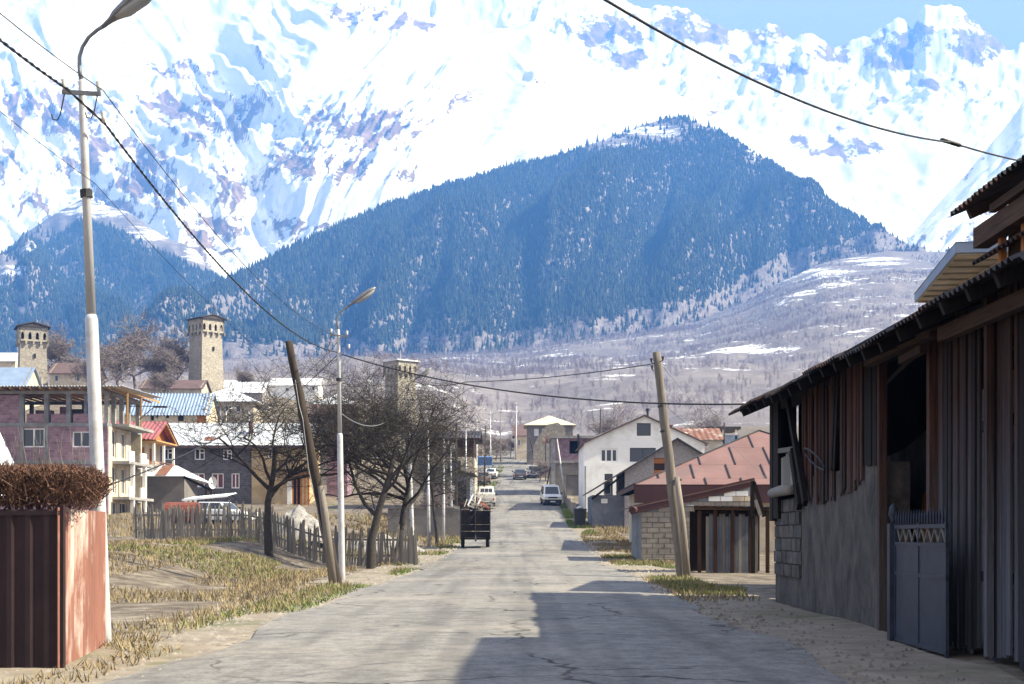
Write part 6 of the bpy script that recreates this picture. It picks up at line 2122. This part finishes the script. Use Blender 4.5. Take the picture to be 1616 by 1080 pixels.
# ------------------------------------------------------------ trailer with junk, bin
b = G(750, 80)
tr = thing('farm_trailer', 'dark farm trailer with side boards standing left of the street', 'trailer', b, R(2))
for z in (.6, .98, 1.36, 1.74):
    for (x0, x1, y0, y1) in ((-.8, .8, -1.5, -1.45), (-.8, -.75, -1.44, 1.5), (.75, .8, -1.44, 1.5), (-.74, .74, 1.45, 1.5)):
        part(tr, 'side_board', 'barn_d', lambda m: m.box(x0, x1, y0, y1, z, z + .35))
part(tr, 'bed', 'barn_d', lambda m: m.box(-.78, .78, -1.48, 1.48, .5, .59))
for x in (-.82, .0, .8):
    part(tr, 'stake', 'metal_dark', lambda m: m.box(x - .03, x + .03, -1.56, -1.5, .5, 2.35))
for x in (-.7, .7):
    w_ = part(tr, 'wheel', 'tyre', lambda m: m.tube([(x - .1, 0, .4), (x + .1, 0, .4)], .4, 16), True)
    part(w_, 'rim', 'rim', lambda m: m.tube([(x - .11, 0, .4), (x + .11, 0, .4)], .2, 12))
part(tr, 'drawbar', 'metal_dark', lambda m: m.beam((0, -1.5, .7), (0, -2.8, .45), .09, .09))
fr = thing('old_chair_frame', 'pale square chair frame thrown on the loaded trailer', 'chair', b + Vector((-.1, -.6, 2.3)))
part(fr, 'frame', 'white', lambda m: (m.beam((-.3, 0, .1), (.0, .1, .75), .08, .08), m.beam((.0, .1, .75), (.42, .1, .5), .08, .08), m.beam((.42, .1, .5), (.15, 0, -.05), .08, .08), m.beam((.15, 0, -.05), (-.3, 0, .1), .08, .08)))
part(fr, 'leg', 'metal_dark', lambda m: m.beam((-.3, 0, .1), (-.75, -.1, -.15), .05, .05))
cr_ = tag(part(None, 'wooden_crate', 'timber', lambda m: [m.box(-.55, .1, -.3 + j * .5, -.26 + j * .5, .05 + i * .16, .17 + i * .16) for i in range(3) for j in range(2)] + [m.box(x, x + .05, -.34, .26, .0, .52) for x in (-.55, .05)]), 'slatted brown crate heaped on the trailer', 'crate')
cr_.location = b + Vector((-.25, .3, 2.15)); cr_.rotation_euler = (.1, -.2, .4)
rj = random.Random(8)
sp_ = MB()
for _ in range(60):
    q = Vector((rj.uniform(-.75, .75), rj.uniform(-1.3, 1.3), rj.uniform(2.0, 2.45)))
    dv = Vector((rj.gauss(0, 1), rj.gauss(0, 1), rj.uniform(-.1, .7))).normalized() * rj.uniform(.3, .8)
    sp_.tube([q, q + dv], rj.uniform(.012, .035), 5)
so = struct(sp_.build('scrap_wood', M['wood_grey']), 'stuff'); so.location = b
tp = tag(part(None, 'tarp_bundle', 'rust_tank', lambda m: m.tube([(-.5, 0, .1), (-.3, 0, .2), (.1, .05, .22), (.5, .1, .05)], [.05, .22, .2, .06], 9), True), 'dark red brown bundle on the right of the trailer load', 'bundle')
tp.location = b + Vector((.35, -.2, 2.15))
bn = thing('rubbish_bin', 'black rubbish bin on the grass right of the street', 'bin', G(915, 112), R(5))
part(bn, 'body', 'trim', lambda m: m.add([Vector((sx * (.38 if z == 0 else .47), sy * (.33 if z == 0 else .42), .1 + z)) for z in (0, 1.25) for sx, sy in ((-1, -1), (1, -1), (1, 1), (-1, 1))], [(3, 2, 1, 0), (4, 5, 6, 7), (0, 1, 5, 4), (1, 2, 6, 5), (2, 3, 7, 6), (3, 0, 4, 7)]))
part(bn, 'lid', 'trim', lambda m: m.box(-.5, .5, -.46, .46, 1.36, 1.46))
part(bn, 'rubbish', 'roof_white', lambda m: m.tube([(-.25, 0, 1.5), (0, .05, 1.58), (.3, 0, 1.52)], [.06, .12, .05], 7), True)

# ------------------------------------------------------------ fences
rf_ = random.Random(11)
pf = thing('picket_fence', 'rough grey picket fence in front of the fruit trees and yard', 'fence', G(430, 62))
g0 = Vector(pf.location)
pm = []
for i in range(6):
    m = MB(); w = .03 + .006 * i; hh = 1.4 + .05 * i
    m.add([Vector((-w, -.012, 0)), Vector((w, -.012, 0)), Vector((w * .9, -.012, hh - .1)), Vector((0.2 * w, -.012, hh)), Vector((-w * .9, -.012, hh - .12)), Vector((-w, .012, 0)), Vector((w, .012, 0)), Vector((w * .9, .012, hh - .1)), Vector((.2 * w, .012, hh)), Vector((-w * .9, .012, hh - .12))],
          [(0, 1, 2, 3, 4), (9, 8, 7, 6, 5), (0, 5, 6, 1), (1, 6, 7, 2), (2, 7, 8, 3), (3, 8, 9, 4), (4, 9, 5, 0)])
    pm.append(m.mesh('picket', M['wood_grey']))
px = 212.0
while px < 660:
    Yp = 66 - 8 * (px - 212) / 448 + .6 * math.sin(px * .02)
    p = G(px, Yp)
    if not (500 < px < 505):
        o = link('picket', rf_.choice(pm), pf)
        o.location = p - g0 + Vector((0, rf_.uniform(-.02, .02), rf_.uniform(-.12, .02)))
        o.rotation_euler = (rf_.uniform(-.04, .04), rf_.uniform(-.1, .1), rf_.uniform(-.2, .2))
        o.scale = (1, 1, rf_.uniform(.9, 1.1))
    px += rf_.uniform(2.0, 3.6)
for zz in (.4, 1.05):
    m = MB()
    q = [G(x, 66 - 8 * (x - 212) / 448 + .06 + .6 * math.sin(x * .02)) - g0 + Vector((0, 0, zz)) for x in np.linspace(212, 660, 24)]
    for a, b_ in zip(q[:-1], q[1:]):
        m.beam(a, b_, .04, .08)
    m.build('rail', M['wood_grey'], pf)
ff = thing('board_fence', 'grey board fence along the grass verge by the white house', 'fence', S3(3.9, 118, 0) + Vector((0, 0, zgf(3.9 + SX * 118, 118))), -SX)
z00 = ff.location.z
for i in range(70):
    s_ = i * .62
    m = MB(); hh = rf_.uniform(1.0, 1.4)
    tt_ = -.25 * sm(0, 40, s_) * 2
    zz = zgf(3.9 + SX * 118, 118 + s_) - z00
    m.box(float(tt_), float(tt_) + .04, s_, s_ + .5, zz - .1, zz + hh)
    m.build('board', M['wood_grey'], ff)
yw = tag(part(None, 'garden_wall', 'rubble', lambda m: m.box(0, 2.6, 0, .5, -.5, 1.5)), 'low dark stone garden wall beneath the white house', 'wall')
yw.location = G(930, 124)
# sheet-iron fence, lower left
sf = thing('sheet_fence', 'sheet iron fence with one sunlit rusty panel beneath the brown hedge', 'fence', G(93, 15.8))
g0 = Vector(sf.location)
A_ = P(93, 801, 15.8); B_ = P(167, 803, 19.0)
d = (B_ - A_); d.z = 0; L = d.length; d.normalize()
z1 = A_.z - g0.z
part(sf, 'sheet', 'rust', lambda m: sheet_corr(m, Vector((0, 0, -.1)), d * L, (0, 0, z1 + .1), .18, .012, .006))
for i in range(4):
    part(sf, 'sheet', 'rust_in_shade', lambda m: sheet_corr(m, Vector((-1.25 * (i + 1), -.02 * i, -.1)), (1.235, .02, 0), (0, 0, z1 + .08 - .015 * i), .18, .012, .006))
part(sf, 'top_rail', 'rust_in_shade', lambda m: (m.beam((-5, -.06, z1 - .1), (0, .03, z1 - .06), .05, .05), m.beam(Vector((-.05, .05, z1 - .1)), d * L + Vector((-.05, 0, z1 - .1)), .05, .05)))
for i in range(5):
    part(sf, 'post', 'rust_in_shade', lambda m: m.box(-1.25 * i - .04, -1.25 * i + .04, .03, .11, -.3, z1 + .03))
# steep pale shed at the left edge
es = thing('a_frame_shed', 'steep pale ribbed metal shed roof cut by the left edge', 'shed', G(-40, 25))
g0 = Vector(es.location)
ap_ = P(-32, 610, 27) - g0; fo = P(52, 790, 27) - g0
ap_.y = fo.y = -.2
part(es, 'roof', 'roof_silver', lambda m: (sheet_corr(m, fo + Vector((0, 0, 0)), (0, 2.2, 0), ap_ - fo, .28, .02), sheet_corr(m, Vector((2 * ap_.x - fo.x, 2, fo.z)), (0, -2.2, 0), Vector((fo.x - ap_.x, 0, ap_.z - fo.z)), .28, .02)))
part(es, 'front_boards', 'roof_white', lambda m: m.ngon_prism([Vector((2 * ap_.x - fo.x + .1, .1, -.2)), Vector((fo.x - .1, .1, -.2)), Vector((fo.x - .1, .1, fo.z)), Vector((ap_.x, .1, ap_.z - .1)), Vector((2 * ap_.x - fo.x + .1, .1, fo.z))], (0, .05, 0)))
# ------------------------------------------------------------ hedge, trees, grass
rh2 = random.Random(21)
hd = thing('hedge', 'clipped leafless brown hedge above the sheet fence in the lower left corner', 'hedge', G(40, 17.2))
g0 = Vector(hd.location)
hm = MB()


def stick(m, a, b_, r0, r1):
    d = b_ - a
    s = d.cross(Vector((.3, .7, .2)))
    s.normalize(); t = d.cross(s).normalized()
    n = len(m.v)
    for p, r_ in ((a, r0), (b_, r1)):
        for k in range(3):
            an = 2.0944 * k
            m.v.append(p + (s * math.cos(an) + t * math.sin(an)) * r_)
    m.f += [(n, n + 1, n + 4, n + 3), (n + 1, n + 2, n + 5, n + 4), (n + 2, n, n + 3, n + 5)]


for i in range(15000):
    u = rh2.random()
    px = -230 + 395 * u
    Yh = 16.0 + rh2.uniform(0, 1.7)
    x = (px - CX) / F * Yh
    top = EYE + (HY - (730 + 12 * float(vn(px / 40, .5, 3)) + 8 * max(0, (px - 100) / 65) ** 2)) / F * Yh
    bot_ = EYE + (HY - 812) / F * Yh
    if px > 135:
        c = (px - 135) / 32
        mid = (top + bot_) / 2 + .1
        top = mid + (top - mid) * math.sqrt(max(0, 1 - c * c)); bot_ = mid - (mid - bot_) * math.sqrt(max(0, 1 - c * c))
    f = rh2.random() ** .55
    z = bot_ + (top - bot_) * f
    p = Vector((x, Yh, z)) - g0
    L = rh2.uniform(.05, .16) * (1.0 if rh2.random() < .8 else 1.6)
    lean = Vector((rh2.gauss(.15, .5), rh2.gauss(-.25, .5), rh2.uniform(.2, 1.0))).normalized()
    r_ = rh2.uniform(.0035, .0075)
    q = p + lean * L
    if q.z + g0.z > top + .02:
        q = p + lean * L * .4
    stick(hm, p, q, r_, r_ * .9)
hm.build('twigs', M['hedge'], hd)
m = MB()
for i in range(40):
    px = -220 + 300 * i / 39
    Yh = 16.6 + rh2.uniform(0, .6)
    x = (px - CX) / F * Yh
    m.tube([Vector((x, Yh, -.1)) - g0, Vector((x + rh2.uniform(-.1, .1), Yh, 1.2)) - g0, Vector((x + rh2.uniform(-.25, .25), Yh, 2.2)) - g0], [.03, .022, .01], 5)
m.build('stem', M['hedge'], hd)
m = MB()
for i in range(46):
    px = rh2.choice((rh2.uniform(20, 75), rh2.uniform(20, 140), rh2.uniform(-40, 130)))
    Yh = 17.6
    a = P(px, 735, Yh) - g0
    b_ = a + Vector((rh2.uniform(-.12, .12), 0, rh2.uniform(.15, .5)))
    stick(m, a, a.lerp(b_, .6) + Vector((rh2.uniform(-.03, .03), 0, 0)), .004, .003)
    stick(m, a.lerp(b_, .55), b_, .003, .0015)
m.build('dry_stalks', M['wood_grey'], hd)


def grow(seed, h, r0, spread=.9, levels=5, nb=(6, 6, 5, 4), up=.25, trunk_f=.3, rmin=.006, lean=(0, 0), gn=1.0, droop=0.0):
    """bare tree as two meshes: thick wood and fine twigs"""
    rnd = random.Random(seed)
    tk_, cr = MB(), MB()

    def branch(p, d, L, r_, lev):
        n = 4 if lev < 2 else (3 if lev < 4 else 2)
        pts = [p]; rr_ = [r_]
        dd = d.copy()
        for i in range(n):
            w = .14 + .1 * lev * gn
            dd = (dd + Vector((rnd.gauss(0, w), rnd.gauss(0, w), rnd.gauss(up * .25 - droop * lev * .06, w * .8)))).normalized()
            pts.append(pts[-1] + dd * (L / n)); rr_.append(max(rmin * .6, r_ * (1 - .6 * (i + 1) / n)))
        (tk_ if lev < 2 else cr).tube(pts, rr_, 7 if lev == 0 else (5 if lev == 1 else 3), False)
        if lev >= levels:
            return
        k = nb[min(lev, len(nb) - 1)]
        for i in range(k):
            f = rnd.uniform(.35 if lev else trunk_f + .2, 1.0)
            j = min(int(f * n), n - 1)
            q = pts[j].lerp(pts[j + 1], f * n - j)
            ax = dd
            a = rnd.uniform(0, 6.283)
            sd = Vector((math.cos(a), math.sin(a), rnd.uniform(-.15, .5))).normalized()
            nd = (ax * rnd.uniform(.25, .75) + sd * spread).normalized()
            branch(q, nd, L * rnd.uniform(.5, .8), max(rmin, rr_[j] * rnd.uniform(.45, .7)), lev + 1)
    branch(Vector((0, 0, -.2)), Vector((lean[0], lean[1], 1)).normalized(), h * (trunk_f + .2), r0, 0)
    return tk_, cr


def tree(label, px, Y0, meshes, scale=1.0, rz=0.0, name='bare_tree', group='leafless trees', sz=None):
    o = thing(name, label, 'tree', G(px, Y0), rz, group)
    for nm, me in meshes:
        c = link(nm, me, o)
        c.scale = (scale, scale, sz or scale)
    return o


def tmesh(seed, mat, **kw):
    a, b_ = grow(seed, **kw)
    return [('trunk', a.mesh('trunk', mat, True)), ('crown', b_.mesh('crown', mat))]


tree('gnarled bare fruit tree between the silver roofed house and the leaning pole', 425, 57, tmesh(4, M['bark'], h=8.8, r0=.19, spread=1.0, levels=5, nb=(7, 5, 5, 4, 2), trunk_f=.32, rmin=.009, lean=(-.08, 0)))
tree('large tangled bare fruit tree right of the second lamp post', 585, 55, tmesh(9, M['bark'], h=12.2, r0=.2, spread=.85, levels=5, nb=(9, 7, 5, 4, 3), trunk_f=.22, rmin=.0065, lean=(.16, 0)))
tree('spreading bare fruit tree behind the third lamp post', 622, 60, tmesh(15, M['bark'], h=10.8, r0=.18, spread=1.0, levels=5, nb=(10, 7, 5, 4, 3), trunk_f=.24, rmin=.0065, lean=(.2, 0), droop=.45))
tree('slender bare tree behind the slim grey poles', 690, 84, tmesh(52, M['bark'], h=8.6, r0=.13, spread=.9, levels=5, nb=(8, 6, 5, 4, 2), trunk_f=.25, rmin=.008, lean=(-.06, 0)))
bA = tmesh(31, M['bark_far'], h=11, r0=.28, spread=.8, levels=4, nb=(9, 7, 6, 6), trunk_f=.26, rmin=.03)
bB = tmesh(37, M['bark_far'], h=10, r0=.25, spread=.95, levels=4, nb=(10, 7, 6, 6), trunk_f=.2, rmin=.03)
FT = [('bare tree hugging the right side of the leftmost tower', 88, 286, bA, 1.25), ('broad bare tree just right of the nearest lamp post, on the rise', 186, 268, bB, 1.35), ('tall bare tree in the middle of the clump left of the middle tower', 214, 282, bA, 1.4),
      ('bare tree right of centre in the clump left of the middle tower', 246, 272, bB, 1.25), ('bare tree nearest the middle tower in the clump on its left', 278, 290, bA, 1.2), ('low bare tree between cottage roof and middle tower', 262, 250, bB, .75),
      ('slight bare tree behind the apartment block roof', 150, 250, bA, .95), ('bare bushy tree right of the middle tower', 382, 300, bB, .7), ('bare tree left of the grey wooden pole, behind the white house', 972, 196, bA, .95),
      ('bare tree rising behind the white house chimney', 1012, 205, bB, .9), ('wide bare tree right of the grey wooden pole', 1085, 200, bB, 1.05), ('bare tree above the orange red roof', 1112, 212, bA, .9),
      ('bare bush left of the far stone wall', 783, 268, bB, .62), ('bare bush among the far poles on the left', 768, 240, bA, .6), ('small bare bush above the far stone wall', 800, 300, bB, .55), ('bare tree at the left edge beside the blue roofed house', 20, 246, bB, .5),
      ('bare sapling in front of the dark metal shed', 690, 100, bA, .38), ('bare shrub by the stone ruin', 852, 192, bB, .42), ('bare bush by the cream house at the bend', 806, 284, bA, .4)]
for i, (lab, px, Y0, ms, sc2) in enumerate(FT):
    tree(lab, px, Y0, ms, sc2, i * 1.3)
# single spruces that stand apart on the snowy crest of the forest hill

cpm = [conifer_proto(40 + k, 8, 1, .17 + .03 * k).mesh('crown', MAT['conifer']) for k in range(3)]
tkm = MB().tube([(0, 0, -.05), (0, 0, .25)], [.02, .012], 5).mesh('trunk', M['bark'])
where = [(800, 252), (822, 247), (847, 243), (862, 240), (871, 238), (884, 232), (898, 228), (912, 236), (926, 222), (941, 218), (952, 226), (966, 210), (978, 232), (992, 204), (1006, 214), (1024, 226), (1040, 190), (1058, 186), (1076, 196), (1092, 188), (1108, 198), (1118, 192), (1000, 252), (1016, 262), (985, 262), (1036, 246)]
ri = random.Random(2)
ORD = 'first second third fourth fifth sixth seventh eighth ninth tenth eleventh twelfth thirteenth fourteenth fifteenth sixteenth seventeenth eighteenth nineteenth twentieth twenty-first twenty-second twenty-third twenty-fourth twenty-fifth twenty-sixth'.split()
where.sort()

for i, (px, py) in enumerate(where):
    j = int(np.argmin(np.abs(HPX - px)))
    colpy = hpy[:151, j]
    k = int(np.argmin(np.abs(colpy - (py + 6))))
    o = thing('spruce_tree', 'single dark spruce on the snowy hill crest, ' + ORD[i] + ' from the left', 'tree', (HX[k, j], HY_[k, j], HZ[k, j] - .5), ri.uniform(0, 6), 'spruces on the crest')
    s_ = ri.uniform(15, 24)
    for nm, me in (('crown', ri.choice(cpm)), ('trunk', tkm)):
        c = link(nm, me, o); c.scale = (s_, s_, s_)

# gravel heap by the leaning pole (nobody could count it)
gmx, gmy = np.meshgrid(np.linspace(-1, 1, 40), np.linspace(-1, 1, 30))
rr2 = np.sqrt(gmx ** 2 + gmy ** 2)
gz_ = np.clip(1 - rr2, 0, 1) ** .8 * 1.35 * (.7 + .6 * fbm(gmx * 2, gmy * 2, 4, 3)) - .1 + .1 * (fbm(gmx * 14, gmy * 14, 3, 8) - .5)
for nm, px, Yp, sx_, sz_ in (('gravel_heap', 470, 71, 1.9, 1.35), ('rubble_heap', 600, 74, 2.6, .8)):
    o = struct(link(nm, grid_mesh(nm, np.stack([gmx * sx_, gmy * 1.6, gz_ * sz_], -1), M['gravel'], smooth=False)), 'stuff')
    o.location = G(px, Yp)

# grass on the verges
rg = np.random.RandomState(4)
V = []; Fc = []
def blades(n, t0, t1, s0, s1, hmax, dens=None):
    for _ in range(n):
        t = rg.uniform(t0, t1); s_ = rg.uniform(s0, s1)
        if float(vn(t * .7, s_ * .25, 77)) < .42:
            continue
        x = t + SX * s_; z = zgf(x, s_) + .02
        a = rg.uniform(0, 3.14); w = .008 + .00028 * s_; h = rg.uniform(.4, 1) * hmax
        dx, dy = math.cos(a) * w, math.sin(a) * w
        n0 = len(V)
        V.extend([(x - dx, s_ - dy, z), (x + dx, s_ + dy, z), (x + rg.normal(0, .06), s_ + rg.normal(0, .06), z + h)])
        Fc.append((n0, n0 + 1, n0 + 2))
blades(14000, 3.5, 5.6, 33, 72, .13)
blades(12000, 2.9, 4.6, 100, 150, .28)
blades(5000, 4.6, 8.0, 118, 136, .3)
blades(9000, -5.6, -4.3, 22, 100, .14)
blades(5000, -7.5, -4.6, 110, 240, .3)
blades(9000, -13, -8, 42, 80, .16)
def flush(nm, mt):
    me = bpy.data.meshes.new(nm); me.from_pydata(V, [], Fc); me.materials.append(M[mt])
    struct(link(nm, me), 'stuff')
    V.clear(); Fc.clear()
flush('grass', 'grass')
for args in ((30000, -16, -4.6, 18, 62, .2), (12000, -12, -4.4, 60, 130, .3), (12000, 3.3, 6.2, 30, 110, .2), (6000, -9, -4.5, 8, 20, .14), (14000, -40, -9, 66, 110, .4), (6000, 4, 12, 100, 140, .4)):
    blades(*args)
flush('dead_grass', 'drygrass')
for _ in range(5200):
    s_ = 6 + 80 * rg.random() ** 1.6; sd = rg.choice((-1, 1))
    t = -.5 + sd * (3.5 + abs(rg.normal(0, 1.1)))
    if t > 4.9: continue
    x = t + SX * s_; z = zgf(x, s_) + .02; q = rg.uniform(.012, .05) * (1 + s_ / 60)
    n0 = len(V)
    for dx, dy, dz in ((1, 0, 0), (-.3, .9, 0), (-.7, -.8, 0), (.1, .1, 1)):
        V.append((x + dx * q * rg.uniform(.7, 1.3), s_ + dy * q * rg.uniform(.7, 1.3), z + dz * q * rg.uniform(.5, 1.0)))
    Fc.extend([(n0, n0 + 1, n0 + 3), (n0 + 1, n0 + 2, n0 + 3), (n0 + 2, n0, n0 + 3)])
flush('roadside_stones', 'stones')
